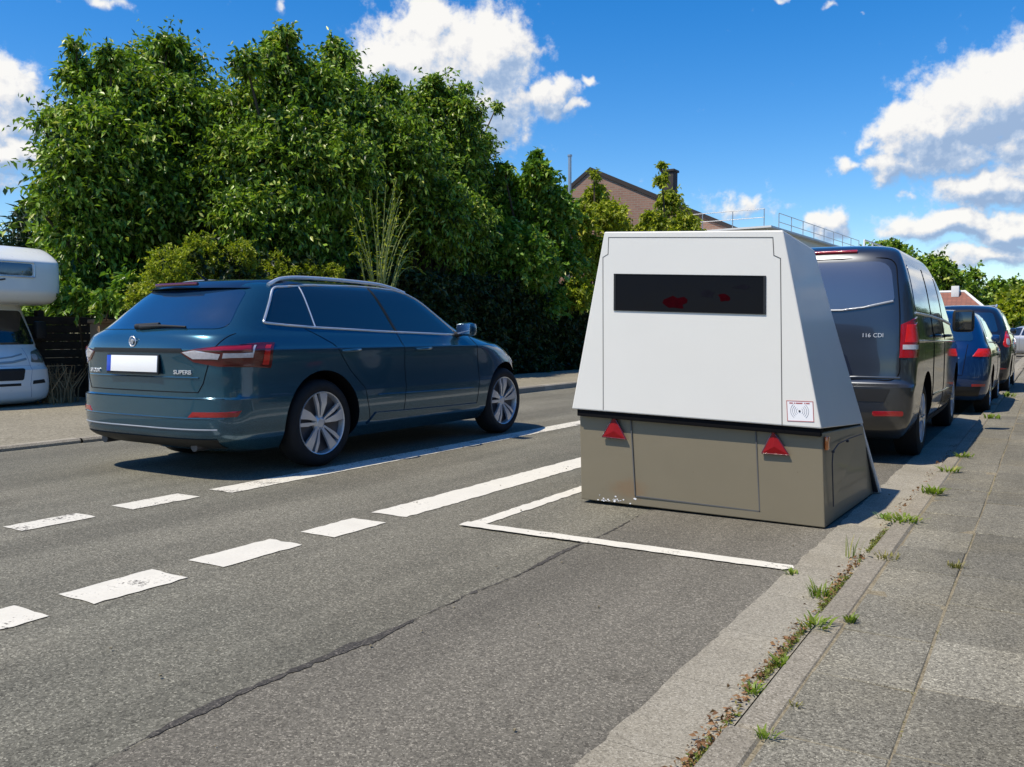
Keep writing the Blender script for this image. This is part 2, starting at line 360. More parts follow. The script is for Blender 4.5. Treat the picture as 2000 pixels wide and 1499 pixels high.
def box_beige():
    m, t, b = new_mat('box_beige')
    o = t.pos(); x, y, z = t.sepx(o)
    n = t.noise(o, 6, 5, 0.6); k = t.m('MULTIPLY_ADD', n, 0.12, 0.94)
    c = t.mix(1.0, (0.186, 0.160, 0.108, 1), t.comb(k, k, k), 'MULTIPLY')
    # rusty scuff low on the front, with its own outline
    dx = t.m('DIVIDE', t.m('SUBTRACT', x, -2.13), 0.19); dz = t.m('DIVIDE', t.m('SUBTRACT', z, 0.12), 0.085)
    r = t.m('ADD', t.m('MULTIPLY', dx, dx), t.m('MULTIPLY', dz, dz))
    s = t.smooth(t.m('ADD', r, t.m('MULTIPLY', t.noise(o, 11, 5, 0.7), 1.8)), 1.75, 0.75)
    c = t.mix(t.m('MULTIPLY', s, 0.5), c, (0.20, 0.115, 0.055, 1))
    g = t.smooth(t.m('ADD', t.noise(o, 3, 5, 0.7), t.m('MULTIPLY', z, -0.5)), 0.52, 0.72)
    c = t.mix(t.m('MULTIPLY', g, 0.22), c, (0.12, 0.10, 0.07, 1))
    spot = t.smooth(t.noise(o, 26, 2, 0.5), 0.745, 0.77); c = t.mix(t.m('MULTIPLY', spot, 0.5), c, (0.11, 0.085, 0.05, 1))
    t.put(b.inputs['Base Color'], c); b.inputs['Roughness'].default_value = 0.42; b.inputs['Specular IOR Level'].default_value = 0.4
    b.inputs['Coat Weight'].default_value = 0.15; return m
M['box_beige'] = box_beige()
def brick(name, a, b2, mortar, sx=1.0):
    m, t, b = new_mat(name)
    n = t.node('ShaderNodeTexBrick'); o = t.obj(); x, y, z = t.sepx(o)
    t.put(n.inputs['Vector'], t.comb(t.m('ADD', x, y), z, 0.0)); n.inputs['Scale'].default_value = sx
    n.inputs['Brick Width'].default_value = 0.25; n.inputs['Row Height'].default_value = 0.085; n.inputs['Mortar Size'].default_value = 0.012
    t.put(n.inputs['Color1'], a); t.put(n.inputs['Color2'], b2); t.put(n.inputs['Mortar'], mortar)
    k = t.m('MULTIPLY_ADD', t.noise(o, 1.2, 4), 0.3, 0.85)
    t.put(b.inputs['Base Color'], t.mix(1.0, n.outputs[0], t.comb(k, k, k), 'MULTIPLY')); b.inputs['Roughness'].default_value = 0.9; return m
M['brick'] = brick('brick', (0.34, 0.19, 0.135), (0.28, 0.15, 0.105), (0.30, 0.24, 0.19))
M['tile_red'] = brick('tile_red', (0.30, 0.12, 0.08), (0.24, 0.10, 0.07), (0.12, 0.06, 0.05), 0.8)
M['leaf_cherry'] = leafmat('leaf_cherry', (0.022, 0.052, 0.008), (0.235, 0.365, 0.042), (0.44, 0.47, 0.12), .26, .34)
M['leaf_dark'] = leafmat('leaf_dark', (0.020, 0.048, 0.010), (0.055, 0.11, 0.018), (0.11, 0.15, 0.04), 0.3)
M['leaf_yellow'] = leafmat('leaf_yellow', (0.12, 0.16, 0.013), (0.34, 0.39, 0.03), (0.48, 0.46, 0.06), .3)
M['leaf_bright'] = leafmat('leaf_bright', (0.06, 0.13, 0.013), (0.17, 0.30, 0.04), (0.32, 0.37, 0.07), .26, .36)
M['moss'] = leafmat('moss', (0.20, 0.15, 0.05), (0.14, 0.19, 0.03), (0.30, 0.26, 0.10), 0.2, .8)
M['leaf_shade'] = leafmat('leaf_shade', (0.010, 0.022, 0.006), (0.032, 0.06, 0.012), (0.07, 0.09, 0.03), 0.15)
M['leaf_conifer'] = leafmat('leaf_conifer', (0.010, 0.030, 0.016), (0.024, 0.055, 0.024), (0.05, 0.08, 0.03), 0.15)
M['grass'] = leafmat('grass', (0.11, 0.17, 0.022), (0.22, 0.30, 0.045), (0.42, 0.38, 0.13), 0.4)
M['dry'] = leafmat('dry', (0.12, 0.06, 0.03), (0.26, 0.145, 0.07), (0.40, 0.28, 0.15), 0.15, 0.8)

# ------------------------------------------------------------------ setting: ground, road, markings, kerbs, pavements
def sheet(name, x0, x1, y0, y1, z, mat, nx=1, ny=1):
    xs = np.linspace(x0, x1, nx + 1); ys = np.linspace(y0, y1, ny + 1)
    V = [(x, y, z) for y in ys for x in xs]
    Fc = [(j * (nx + 1) + i, j * (nx + 1) + i + 1, (j + 1) * (nx + 1) + i + 1, (j + 1) * (nx + 1) + i) for j in range(ny) for i in range(nx)]
    return struct(name, obj(name, V, Fc, mat))
def ragged(x0, x1, y0, y1, step=0.045, amp=0.004, ends=0.004):
    P = []
    def run(a, b): n = max(int(abs(b - a) / step), 2); return [a + (b - a) * i / n for i in range(0, n)]
    for t in run(y0, y1): P.append((x1 + random.gauss(0, amp), t))
    for t in run(x1, x0): P.append((t, y1 + random.gauss(0, ends)))
    for t in run(y1, y0): P.append((x0 + random.gauss(0, amp), t))
    for t in run(x0, x1): P.append((t, y0 + random.gauss(0, ends)))
    return P
def flat(name, P, z, mat):
    bm = bmesh.new(); vs = [bm.verts.new((p[0], p[1], z)) for p in P]
    f = bm.faces.new(vs); bmesh.ops.triangulate(bm, faces=[f]); bmesh.ops.recalc_face_normals(bm, faces=bm.faces[:])
    for q in bm.faces:
        if q.normal.z < 0: q.normal_flip()
    me = bpy.data.meshes.new(name); bm.to_mesh(me); bm.free(); me.materials.append(mat)
    o = bpy.data.objects.new(name, me); COL.objects.link(o); return struct(name, o)
sheet('ground', -400, 400, -60, 700, -0.06, M['soil'])
sheet('road', -7.9, -0.9, -14, 160, 0.0, M['asphalt'])
# newer strip of asphalt between the seam and the gutter
bayP = [(-0.93, -6), (-0.93, 60)]
ys = np.arange(60, 8, -1.0).tolist() + np.arange(8, -6, -0.07).tolist()
def seam_x(y): return -1.955 + 0.014 * math.sin(y * 2.3) + 0.012 * math.sin(y * 6.1 + 1) + (0.02 if 2.2 < y < 2.8 else 0)
bayP += [(seam_x(y) + random.gauss(0, 0.004), y) for y in ys]
flat('bay_asphalt', bayP, 0.004, M['asphalt_bay'])
P1, P2 = [], []
for y in np.arange(-2, 5.2, 0.025):
    w = 0.6 * max(0.004, 0.017 + 0.016 * math.sin(y * 3.7 + 0.6) + 0.012 * math.sin(y * 9.1) + random.gauss(0, 0.006)) * (1.0 if y < 3.0 else 0.55)
    P1.append((seam_x(y) + w * 0.8 + random.gauss(0, .003), y)); P2.append((seam_x(y) - w - abs(random.gauss(0, .003)), y))
n_ = len(P1); struct('asphalt_seam', obj('asphalt_seam', [(x, y, .0065) for x, y in P1] + [(x, y, .0065) for x, y in P2], [(i, i + 1, n_ + i + 1, n_ + i) for i in range(n_ - 1)], M['seam']))
for (x0, x1, a, b) in [(-3.375, -3.135, 1.15, 1.84), (-3.37, -3.125, 2.01, 2.45), (-3.365, -3.13, 2.64, 3.13), (-3.345, -3.105, 3.33, 3.74), (-3.355, -3.10, 3.92, 16.0),
                       (-4.82, -4.615, 1.85, 2.33), (-4.815, -4.62, 2.57, 3.0), (-4.84, -4.625, 3.24, 3.72), (-4.79, -4.56, 3.93, 26.0), (-2.71, -2.612, 3.985, 8.6)]:
    flat('road_marking', ragged(x0, x1, a, b), 0.004, M['marking_worn' if x0 < -4 else 'marking'])
flat('road_marking', ragged(-2.712, -0.95, 3.882, 3.98, amp=0.008, ends=0.003), 0.0105, M['marking'])
flat('road_marking', ragged(-2.0, -0.93, 40.6, 40.85), 0.0125, M['marking'])

def tone(o, vals):
    a = o.data.attributes.new('tone', 'FLOAT', 'FACE'); a.data.foreach_set('value', np.asarray(vals, np.float32))
def gutter():
    V, Fc, T = [], [], []
    y = -3.0; ex = 0.0
    while y < 80:
        L = 0.5; n = 10 if y < 9 else 2
        t = random.uniform(0.94, 1.06); k = len(V)
        for i in range(n + 1):
            yy = y + 0.0008 + (L - 0.0016) * i / n; ex = ex * .35 + random.gauss(0, 0.0035)
            V += [(-0.946 + (ex if y < 9 else 0), yy, 0.009), (-0.82, yy, 0.004), (-0.683, yy, 0.010)]
        for i in range(n):
            a = k + 3 * i
            Fc += [(a, a + 1, a + 4, a + 3), (a + 1, a + 2, a + 5, a + 4)]; T += [t, t]
        y += L
    o = obj('gutter', V, Fc, M['gutter']); tone(o, T); struct('gutter', o)
gutter()
def slab(mb_v, mb_f, T, x0, x1, y0, y1, z0, z1, t, bev=0.006, dz=(0, 0, 0, 0), skew=0.0):
    k = len(mb_v); b = bev
    base = [(x0, y0), (x1, y0), (x1, y1), (x0, y1)]; top = [(x0 + b, y0 + b), (x1 - b, y0 + b), (x1 - b, y1 - b), (x0 + b, y1 - b)]
    for (x, y) in base: mb_v.append((x, y, z0))
    for (x, y), d in zip(base, dz): mb_v.append((x, y, z1 - b + d))
    for (x, y), d in zip(top, dz): mb_v.append((x, y, z1 + d))
    for i in range(4):
        j = (i + 1) % 4
        mb_f.append((k + i, k + j, k + 4 + j, k + 4 + i)); T.append(t); mb_f.append((k + 4 + i, k + 4 + j, k + 8 + j, k + 8 + i)); T.append(t)
    mb_f.append((k + 8, k + 9, k + 10, k + 11)); T.append(t)
def kerb():
    V, Fc, T = [], [], []; y = -2.8
    while y < 90:
        L = 1.0; dx = random.gauss(0, 0.006) + (0.012 if 2.1 < y < 3.1 else 0)
        h = 0.040 + random.gauss(0, 0.004) + (0.0 if y < 14 else 0.03)
        slab(V, Fc, T, -0.684 + dx, -0.578 + dx * 0.5, y + 0.003, y + L - 0.003, -0.02, h, random.uniform(0.86, 1.12), 0.014); y += L
    o = obj('kerb', V, Fc, M['kerb']); tone(o, T); struct('kerb', o)
kerb()
sheet('joint_sand', -0.60, 2.6, -3, 90, 0.0325, M['sand'])
def pavement():
    V, Fc, T = [], [], []
    cols = [(-0.574, -0.297), (-0.290, 0.202), (0.209, 0.70), (0.712, 1.2), (1.212, 1.7), (1.712, 2.5)]
    for ci, (x0, x1) in enumerate(cols):
        y = -2.6 + (0.21 if ci == 0 else 0.02 + 0.23 * (ci % 2))
        while y < 85:
            L = 0.46 if y < 25 else 2.3
            if ci > 2 and y < 0: y += L; continue
            t = random.choice([0.84, 0.88, 0.9, 0.95, 0.93, 1.0, 1.04]) + random.gauss(0, 0.04)
            if ci == 1 and 2.6 < y < 3.1: t = 1.32
            if y > 12: t = 1.1
            dz = [random.gauss(0, 0.0024) for _ in range(4)]
            slab(V, Fc, T, x0 + random.gauss(0, 0.0015), x1 + random.gauss(0, 0.0015), y + random.uniform(0.0015, 0.004), y + L - random.uniform(0.0015, 0.004), 0.02, 0.036, t, 0.003, dz); y += L
    o = obj('pavement', V, Fc, M['slab']); tone(o, T); struct('pavement', o)
pavement()
# far side: low kerb, pavement and the drive under the camper
def far_side():
    def hz(y): t = min(max((y - 8.2) / 1.6, 0), 1); return 0.045 + 0.06 * t * t * (3 - 2 * t)
    V, Fc, T = [], [], []
    for y in np.arange(-4, 90, 1.0):
        h0, h1 = hz(y), hz(y + 1); k = len(V); j = random.gauss(0, 0.008); xa, xb = -7.86 + j - 0.012 * max(0, 6 - y), -8.03
        V += [(xa, y + .005, -0.02), (xa, y + .995, -0.02), (xa, y + .005, h0 - .02), (xa, y + .995, h1 - .02), (xa - .02, y + .005, h0), (xa - .02, y + .995, h1), (xb, y + .005, h0), (xb, y + .995, h1)]
        Fc += [(k, k + 1, k + 3, k + 2), (k + 2, k + 3, k + 5, k + 4), (k + 4, k + 5, k + 7, k + 6)]; T += [random.uniform(0.95, 1.25)] * 3
    o = obj('far_kerb', V, Fc, M['kerb']); tone(o, T); struct('far_kerb', o)
    V, Fc = [], []
    ysr = list(np.arange(-4, 12, 0.5)) + list(np.arange(12, 92, 4.0))
    for y in ysr:
        xb = -20.0 if y < 8.6 else -10.6
        V += [(-8.03, y, hz(y) - 0.004), (xb, y, hz(y) - 0.004)]
    for i in range(len(ysr) - 1): Fc.append((2 * i, 2 * i + 2, 2 * i + 3, 2 * i + 1))
    struct('far_pavement', obj('far_pavement', V, Fc, M['farpave']))
far_side()

# ------------------------------------------------------------------ the speed enforcement trailer
def hexa(c8, bev, seg=2):
    """solid from bottom (4) and top (4) corners, counter-clockwise, edges rounded"""
    bm = bmesh.new(); v = [bm.verts.new(p) for p in c8]
    for f in [(3, 2, 1, 0), (4, 5, 6, 7), (0, 1, 5, 4), (1, 2, 6, 5), (2, 3, 7, 6), (3, 0, 4, 7)]: bm.faces.new([v[i] for i in f])
    bmesh.ops.bevel(bm, geom=bm.edges[:], offset=bev, segments=seg, affect='EDGES', profile=0.5)
    mb = MB(); mb.bm(bm); bm.free(); return mb
def trailer():
    og = (-1.75, 5.3, 0.0)
    t = empty('camera_trailer', og, 'white and beige speed camera trailer standing in the marked parking bay', 'trailer')
    YF = 4.785
    hull = hexa([(-2.492, YF, .588), (-1.008, YF, .548), (-1.0, 5.99, .470), (-2.50, 5.99, .50), (-2.284, YF + .012, 1.658), (-1.229, YF + .012, 1.603), (-1.229, 5.50, 1.560), (-2.284, 5.50, 1.615)], 0.007)
    hull.build('upper_hull', M['hull_white'], t, False, None, og)
    low = hexa([(-2.452, 4.842, .022), (-.990, 4.832, .012), (-.945, 6.075, .012), (-2.50, 6.075, .022), (-2.468, 4.846, .566), (-1.014, 4.838, .520), (-.990, 5.90, .468), (-2.48, 5.90, .50)], 0.005)
    low.build('lower_box', M['box_beige'], t, False, None, og)
    # sloping rear panel, wider than the box below the hull
    fin = hexa([(-2.60, 6.085, .015), (-.902, 6.085, .015), (-.902, 6.118, .015), (-2.60, 6.118, .015), (-2.284, 5.515, 1.615), (-1.231, 5.515, 1.556), (-1.231, 5.545, 1.556), (-2.284, 5.545, 1.615)], 0.004)
    fin.build('rear_panel', M['hull_white'], t, False, None, og)
    shade_pn = hexa([(-2.56, 6.055, .02), (-.916, 6.055, .02), (-.916, 6.083, .02), (-2.56, 6.083, .02), (-2.49, 5.875, .475), (-1.006, 5.875, .475), (-1.006, 5.905, .475), (-2.49, 5.905, .475)], .003)  # added dark sheet: the shade on the rear panel's front put into colour
    shade_pn.build('fin_shade', M['plastic'], t, False, None, og)
    seal = hexa([(-2.462, 4.80, .545), (-1.016, 4.80, .503), (-1.016, 4.86, .503), (-2.462, 4.86, .545), (-2.462, 4.80, .586), (-1.016, 4.80, .546), (-1.016, 4.86, .546), (-2.462, 4.86, .586)], 0.003)
    seal.build('seal', M['gap'], t, True, 30, og)
    def fy(z): return YF + 0.012 * (z - .57) / 1.06
    def onf(px, py, off=0.0):
        p = at_y(px, py, YF + .006); p[1] = fy(p[2]) - off; return p
    def line(mb, pts, w=0.0022, off=0.0012, plane=onf):
        """a panel gap: a flat dark strip laid along a polyline on a face"""
        for a, b in zip(pts[:-1], pts[1:]):
            A, B = Vector(a), Vector(b); d = (B - A).normalized(); s = Vector((0, 1, 0)).cross(d).normalized() * w
            A -= d * w * .9; B += d * w * .9
            mb.prism([A + s, B + s, B - s, A - s], (0, -off, 0))
    g = MB()
    L = [onf(*p) for p in [(1179, 800), (1177, 503), (1187, 497), (1188, 464), (1509, 464), (1511, 499), (1524, 505), (1528, 831)]]
    line(g, L[:2] + L[2:]); g.build('panel_gap', M['ink_line'], t, False, None, og)
    g = MB(); fy0 = 4.839
    def onl(px, py): p = at_y(px, py, fy0); return p
    line(g, [onl(*p) for p in [(1232, 816), (1241, 969), (1484, 999), (1476, 838)]], 0.003, 0.005); g.build('panel_gap', M['ink_line'], t, False, None, og)
    # dark observation window in its frame
    W = [onf(*p) for p in [(1199, 607), (1496, 615), (1496, 539), (1199, 535)]]
    fr = MB(); gl = MB(); c = sum((Vector(p) for p in W), Vector()) / 4
    inn = [c + (Vector(p) - c) * 0.972 for p in W]
    for i in range(4):
        j = (i + 1) % 4; fr.prism([Vector(W[i]), Vector(W[j]), inn[j], inn[i]], (0, -0.006, 0))
    wo = gl.prism(inn, (0, -0.0025, 0)).build('window', M['glass_trailer'], t, False, None, og)
    fr.build('window_frame', M['plastic'], wo, False, None, og)
    for px0, py0, px1, py1, mt in ((1296, 578, 1344, 606, 'reflection_red'), (1402, 571, 1428, 592, 'reflection_red'), (1366, 566, 1398, 584, 'reflection_grey'), (1432, 556, 1470, 566, 'reflection_grey')):  # reflections in the window, painted as red and grey shapes on the glass
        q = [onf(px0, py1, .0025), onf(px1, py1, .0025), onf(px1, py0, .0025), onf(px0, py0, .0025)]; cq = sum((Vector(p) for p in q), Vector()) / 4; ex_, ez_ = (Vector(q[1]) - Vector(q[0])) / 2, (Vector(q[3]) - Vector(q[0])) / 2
        MB().prism([cq + (ex_ * math.cos(a) + ez_ * math.sin(a)) * random.uniform(.6, 1.1) for a in np.linspace(0, 2 * math.pi, 15)[:-1]], (0, -.0008, 0)).build('glass_reflection', M[mt], wo, False, None, og)
    # warning label with its radio wave sign
    S = [onf(*p) for p in [(1539, 822), (1590, 824), (1588, 785), (1537, 783)]]
    st = MB().prism(S, (0, -0.0012, 0)).build('label_sticker', M['sticker'], t, False, None, og)
    a, b, d = Vector(S[0]), Vector(S[1]), Vector(S[3]); ux = (b - a); uy = (d - a); W_, H_ = ux.length, uy.length; ux.normalize(); uy.normalize()
    cen = a + ux * W_ * .48 + uy * H_ * .50 + Vector((0, -.0014, 0))
    bd = MB()
    for (p, q) in [(S[0], S[1]), (S[1], S[2]), (S[2], S[3]), (S[3], S[0])]:
        A, B = Vector(p), Vector(q); dd = (B - A).normalized(); n_ = Vector((0, 1, 0)).cross(dd) * .0016
        bd.prism([A - dd * .0016 + n_, B + dd * .0016 + n_, B + dd * .0016 - n_, A - dd * .0016 - n_], (0, -0.0022, 0))
    bd.build('label_border', M['ink_red'], st, False, None, og)
    wv = MB()
    for r in (.017, .027, .037, .047):
        for sg in (-1, 1):
            pts = [cen + ux * (sg * r * math.cos(q)) + uy * (r * math.sin(q)) for q in np.linspace(-.85, .85, 10)]
            wv.tube(pts, 0.0014, 4)
    wv.build('wave_sign', M['ink_grey'], st, False, None, og)
    dt = MB(); dt.prism([cen + ux * (.0055 * math.cos(q)) + uy * (.0055 * math.sin(q)) for q in np.linspace(0, 2 * math.pi, 13)[:-1]], (0, -.002, 0)); dt.build('wave_dot', M['ink'], st, False, None, og)
    tx = MB(); q = 0.10                                  # the line of print is too small to read in the photo: word-long dashes
    for wd in (.16, .05, .30, .05, .16):
        p = a + ux * W_ * q + uy * H_ * .865 + Vector((0, -.0014, 0)); tx.prism([p, p + ux * W_ * wd * .85, p + ux * W_ * wd * .85 + uy * .006, p + uy * .006], (0, -.0008, 0)); q += wd + .02
    tx.build('label_print', M['ink_red'], st, False, None, og)
    # triangular rear reflectors
    for tri in ([(1201, 814), (1178, 853), (1224, 858)], [(1511, 842), (1489, 885), (1542, 889)]):
        P = [Vector(at_y(*p, 4.832)) for p in tri]; c = sum(P, Vector()) / 3 + Vector((0, -.022, 0))
        mb = MB(); q = [p + Vector((0, -.014, 0)) for p in P]
        mb.add(P + q + [c], [(0, 3, 4, 1), (1, 4, 5, 2), (2, 5, 3, 0), (3, 6, 4), (4, 6, 5), (5, 6, 3), (0, 1, 2)])
        rf = mb.build('triangle_reflector', M['refl_red'], t, False, None, og)
        rim = MB()
        for i in range(3):
            rim.tube([P[i] + Vector((0, -.012, 0)), P[(i + 1) % 3] + Vector((0, -.012, 0))], 0.004, 6)
        rim.build('reflector_rim', M['red_dark'], rf, False, None, og)
    mk = MB(); mk.box((-.998, 4.885, .462), (.02, .05, .075), None, .008); mk.build('side_marker', M['amber'], t, True, 35, og)
    # hatch line with two bolts on the right flank of the box
    def ons(px, py): p = at_x(px, py, -.978); p[0] = -.990 + .028 * (p[1] - 4.832) / 1.13 - .03 * p[2] * .8 + .0105; return p
    hl = MB(); hl.tube([ons(*p) for p in [(1628, 990), (1628, 905), (1630, 882), (1640, 867), (1660, 856), (1680, 848)]], 0.0035, 6)
    hl.build('hatch_gap', M['ink'], t, False, None, og)
    for p in [(1630, 883), (1655, 862)]: MB().box(ons(*p), (.016, .014, .014), None, .004).build('bolt', M['ink'], t, True, 35, og)
    # scraped-off paint along the lower front edge
    for _ in range(20):
        x = -2.452 + abs(random.gauss(0.19, .07)); z = .028 + abs(random.gauss(0, .018)); r = random.uniform(.002, .009)
        pts = [(x + r * random.uniform(.6, 1.6) * math.cos(q), 4.8405, z + r * random.uniform(.4, 1.0) * math.sin(q)) for q in np.linspace(0, 6.28, 8)[:-1]]
        MB().prism(pts, (0, -.0022, 0)).build('paint_chip', M['sticker'], t, False, None, og)
    sk = MB(); sk.box((-1.72, 5.35, .11), (1.1, .9, .16), None, .02); sk.build('chassis', M['gap'], t, False, None, og)
def glass_trailer():
    m, t, b = new_mat('glass_trailer')
    b.inputs['Base Color'].default_value = (.006, .006, .009, 1); b.inputs['Roughness'].default_value = .03; b.inputs['Specular IOR Level'].default_value = .06
    t.put(b.inputs['Normal'], t.bump(t.noise(t.obj(), 5, 2), .12, .01)); return m
M['glass_trailer'] = glass_trailer()
trailer()

# ------------------------------------------------------------------ vehicle bodies: plan outlines stacked over height
class Stack:
    """rows of (z, y_rear, y_front, half_width, corner_rear, corner_front, n_rear, n_front); x is measured from the centre line"""
    def __init__(s, rows, cx, bow=0.02):
        s.K = np.array(rows, float); s.cx = cx; s.bow = bow; s.z0, s.z1 = s.K[0, 0], s.K[-1, 0]
        s.ym = (s.K[:, 1].min() + s.K[:, 2].max()) / 2; s.hl = (s.K[:, 2].max() - s.K[:, 1].min()) / 2
    def row(s, z): return [float(pchip(s.K[:, 0], s.K[:, i], z)) for i in range(1, 8)]
    def warp(s, x, y): return x * (1 - s.bow * ((y - s.ym) / s.hl) ** 2)
    def half(s, z, M1=26, M2=26, M3=26):
        yr, yf, w, cr, cf, nr, nf = s.row(z); P = []
        for i in range(M1 + 1):
            a = math.pi / 2 * i / M1; P.append((w * math.sin(a) ** (2 / nr), yr + cr * (1 - max(math.cos(a), 0) ** (2 / nr))))
        for i in range(1, M2): P.append((w, yr + cr + (yf - cf - yr - cr) * i / M2))
        for i in range(M3 + 1):
            a = math.pi / 2 * (1 - i / M3); P.append((w * math.sin(a) ** (2 / nf), yf - cf * (1 - max(math.cos(a), 0) ** (2 / nf))))
        return [(s.warp(x, y), y) for x, y in P]
    def side(s, y, z, sg=1):
        yr, yf, w, cr, cf, nr, nf = s.row(z)
        if y < yr + cr: q = min(max(1 - (y - yr) / cr, 0), 1); x = w * (1 - q ** nr) ** (1 / nr)
        elif y > yf - cf: q = min(max(1 - (yf - y) / cf, 0), 1); x = w * (1 - q ** nf) ** (1 / nf)
        else: x = w
        return Vector((s.cx + sg * s.warp(x, y), y, z))
    def rear(s, x, z):
        """x in world; point on the rear face"""
        yr, yf, w, cr, cf, nr, nf = s.row(z); u = (x - s.cx); y = yr
        for _ in range(3):
            k = 1 - s.bow * ((y - s.ym) / s.hl) ** 2; q = min(abs(u) / (w * k), 0.9999); y = yr + cr * (1 - (1 - q ** nr) ** (1 / nr))
        return Vector((x, y, z))
    def front(s, x, z):
        yr, yf, w, cr, cf, nr, nf = s.row(z); u = (x - s.cx); y = yf
        for _ in range(3):
            k = 1 - s.bow * ((y - s.ym) / s.hl) ** 2; q = min(abs(u) / (w * k), 0.9999); y = yf - cf * (1 - (1 - q ** nf) ** (1 / nf))
        return Vector((x, y, z))
    def body(s, levels, holes, mats, name, parent, og, hole_depth=0.26):
        V, Fc = [], []; n = None
        for z in levels:
            h = s.half(z); loop = [(s.cx + x, y, z) for x, y in h] + [(s.cx - x, y, z) for x, y in h[-2:0:-1]]
            n = len(loop); V += loop
        L = len(levels)
        for i in range(L - 1):
            for k in range(n): Fc.append((i * n + k, i * n + (k + 1) % n, (i + 1) * n + (k + 1) % n, (i + 1) * n + k))
        Fc.append(tuple(range(n))[::-1]); Fc.append(tuple((L - 1) * n + k for k in range(n)))
        o = obj(name, V, Fc, mats[0], parent, False, None, og)
        o.data.materials.append(mats[1])
        bm = bmesh.new(); bm.from_mesh(o.data); bmesh.ops.remove_doubles(bm, verts=bm.verts, dist=1e-5); bmesh.ops.recalc_face_normals(bm, faces=bm.faces[:]); bm.to_mesh(o.data); bm.free()
        for (y, z, r) in holes:
            mb = MB()
            for sg in (1, -1):
                X = s.cx + sg * (s.K[:, 3].max() + 0.1); Xi = s.cx + sg * (s.K[:, 3].max() - hole_depth)
                mb.prism([(Xi, y + r * math.cos(q), z + r * math.sin(q)) for q in np.linspace(0, 2 * math.pi, 49)[:-1]], (X - Xi, 0, 0))
            c = obj('cutter', mb.v, mb.f, mats[1], None, False, None, og)
            bm = bmesh.new(); bm.from_mesh(c.data); bmesh.ops.recalc_face_normals(bm, faces=bm.faces[:]); bm.to_mesh(c.data); bm.free()
            md = o.modifiers.new('b', 'BOOLEAN'); md.object = c; md.operation = 'DIFFERENCE'; md.solver = 'EXACT'
            if hasattr(md, 'material_mode'): md.material_mode = 'TRANSFER'
            bpy.context.view_layer.update(); dg = bpy.context.evaluated_depsgraph_get()
            # the cutter is unparented: bring the body to the same frame for the cut
            par = o.parent; o.parent = None; o.location = og; bpy.context.view_layer.update(); dg = bpy.context.evaluated_depsgraph_get()
            me = bpy.data.meshes.new_from_object(o.evaluated_get(dg)); o.modifiers.clear(); old = o.data; o.data = me; bpy.data.meshes.remove(old)
            o.parent = par; o.location = (0, 0, 0); bpy.data.objects.remove(c)
        o.data.name = name; o.data.shade_smooth(); o.data.set_sharp_from_angle(angle=R(38))
        return o
def normal_at(fn, u, v, e=0.004):
    a = fn(u + e, v) - fn(u - e, v); b = fn(u, v + e) - fn(u, v - e); n = a.cross(b)
    return n.normalized() if n.length > 1e-12 else Vector((0, -1, 0))
def patch(fn, poly, off, out, name, mat, parent, og, rows=14, nu=14):
    """a skin over polygon `poly` (u, v) of surface fn, lifted by off towards `out`, its rim turned down onto the surface"""
    vs = sorted(set([round(p[1], 5) for p in poly] + list(np.linspace(min(p[1] for p in poly), max(p[1] for p in poly), rows).round(5))))
    vs = [v for i, v in enumerate(vs) if i == 0 or v - vs[i - 1] > 2e-4]
    grid = []
    for v in vs:
        us = []
        for a, b in zip(poly, poly[1:] + poly[:1]):
            lo, hi = min(a[1], b[1]), max(a[1], b[1])
            if lo - 1e-6 <= v <= hi + 1e-6:
                if hi - lo < 1e-6: us += [a[0], b[0]]
                else: us.append(a[0] + (b[0] - a[0]) * (v - a[1]) / (b[1] - a[1]))
        if us: grid.append((v, min(us), max(us)))
    V, Fc = [], []
    for v, a, b in grid:
        for i in range(nu + 1):
            u = a + (b - a) * i / nu; n = normal_at(fn, u, v)
            if n.dot(Vector(out)) < 0: n = -n
            V.append(fn(u, v) + n * off)
    W = nu + 1
    for j in range(len(grid) - 1):
        for i in range(nu): Fc.append((j * W + i, j * W + i + 1, (j + 1) * W + i + 1, (j + 1) * W + i))
    # rim
    ring = [i for i in range(W)] + [j * W + nu for j in range(1, len(grid))] + [(len(grid) - 1) * W + i for i in range(nu - 1, -1, -1)] + [j * W for j in range(len(grid) - 2, 0, -1)]
    k = len(V)
    for r in ring: V.append(Vector(V[r]) - Vector(out) * (off + 0.012))
    m = len(ring)
    for i in range(m): Fc.append((ring[i], ring[(i + 1) % m], k + (i + 1) % m, k + i))
    o = obj(name, V, Fc, mat, parent, True, 40, og)
    bm = bmesh.new(); bm.from_mesh(o.data); bmesh.ops.recalc_face_normals(bm, faces=bm.faces[:]); bm.to_mesh(o.data); bm.free(); o.data.set_sharp_from_angle(angle=R(40))
    return o
def seam(fn, pts, out, name, mat, parent, og, r=0.003, off=0.0, closed=False, sub=10):
    Q = []
    P = list(pts) + ([pts[0]] if closed else [])
    for a, b in zip(P[:-1], P[1:]):
        for i in range(sub): t = i / sub; Q.append((a[0] + (b[0] - a[0]) * t, a[1] + (b[1] - a[1]) * t))
    Q.append(P[-1]); L = []
    for u, v in Q:
        n = normal_at(fn, u, v)
        if n.dot(Vector(out)) < 0: n = -n
        L.append(fn(u, v) + n * off)
    return MB().tube(L, r, 6).build(name, mat, parent, True, 60, og)
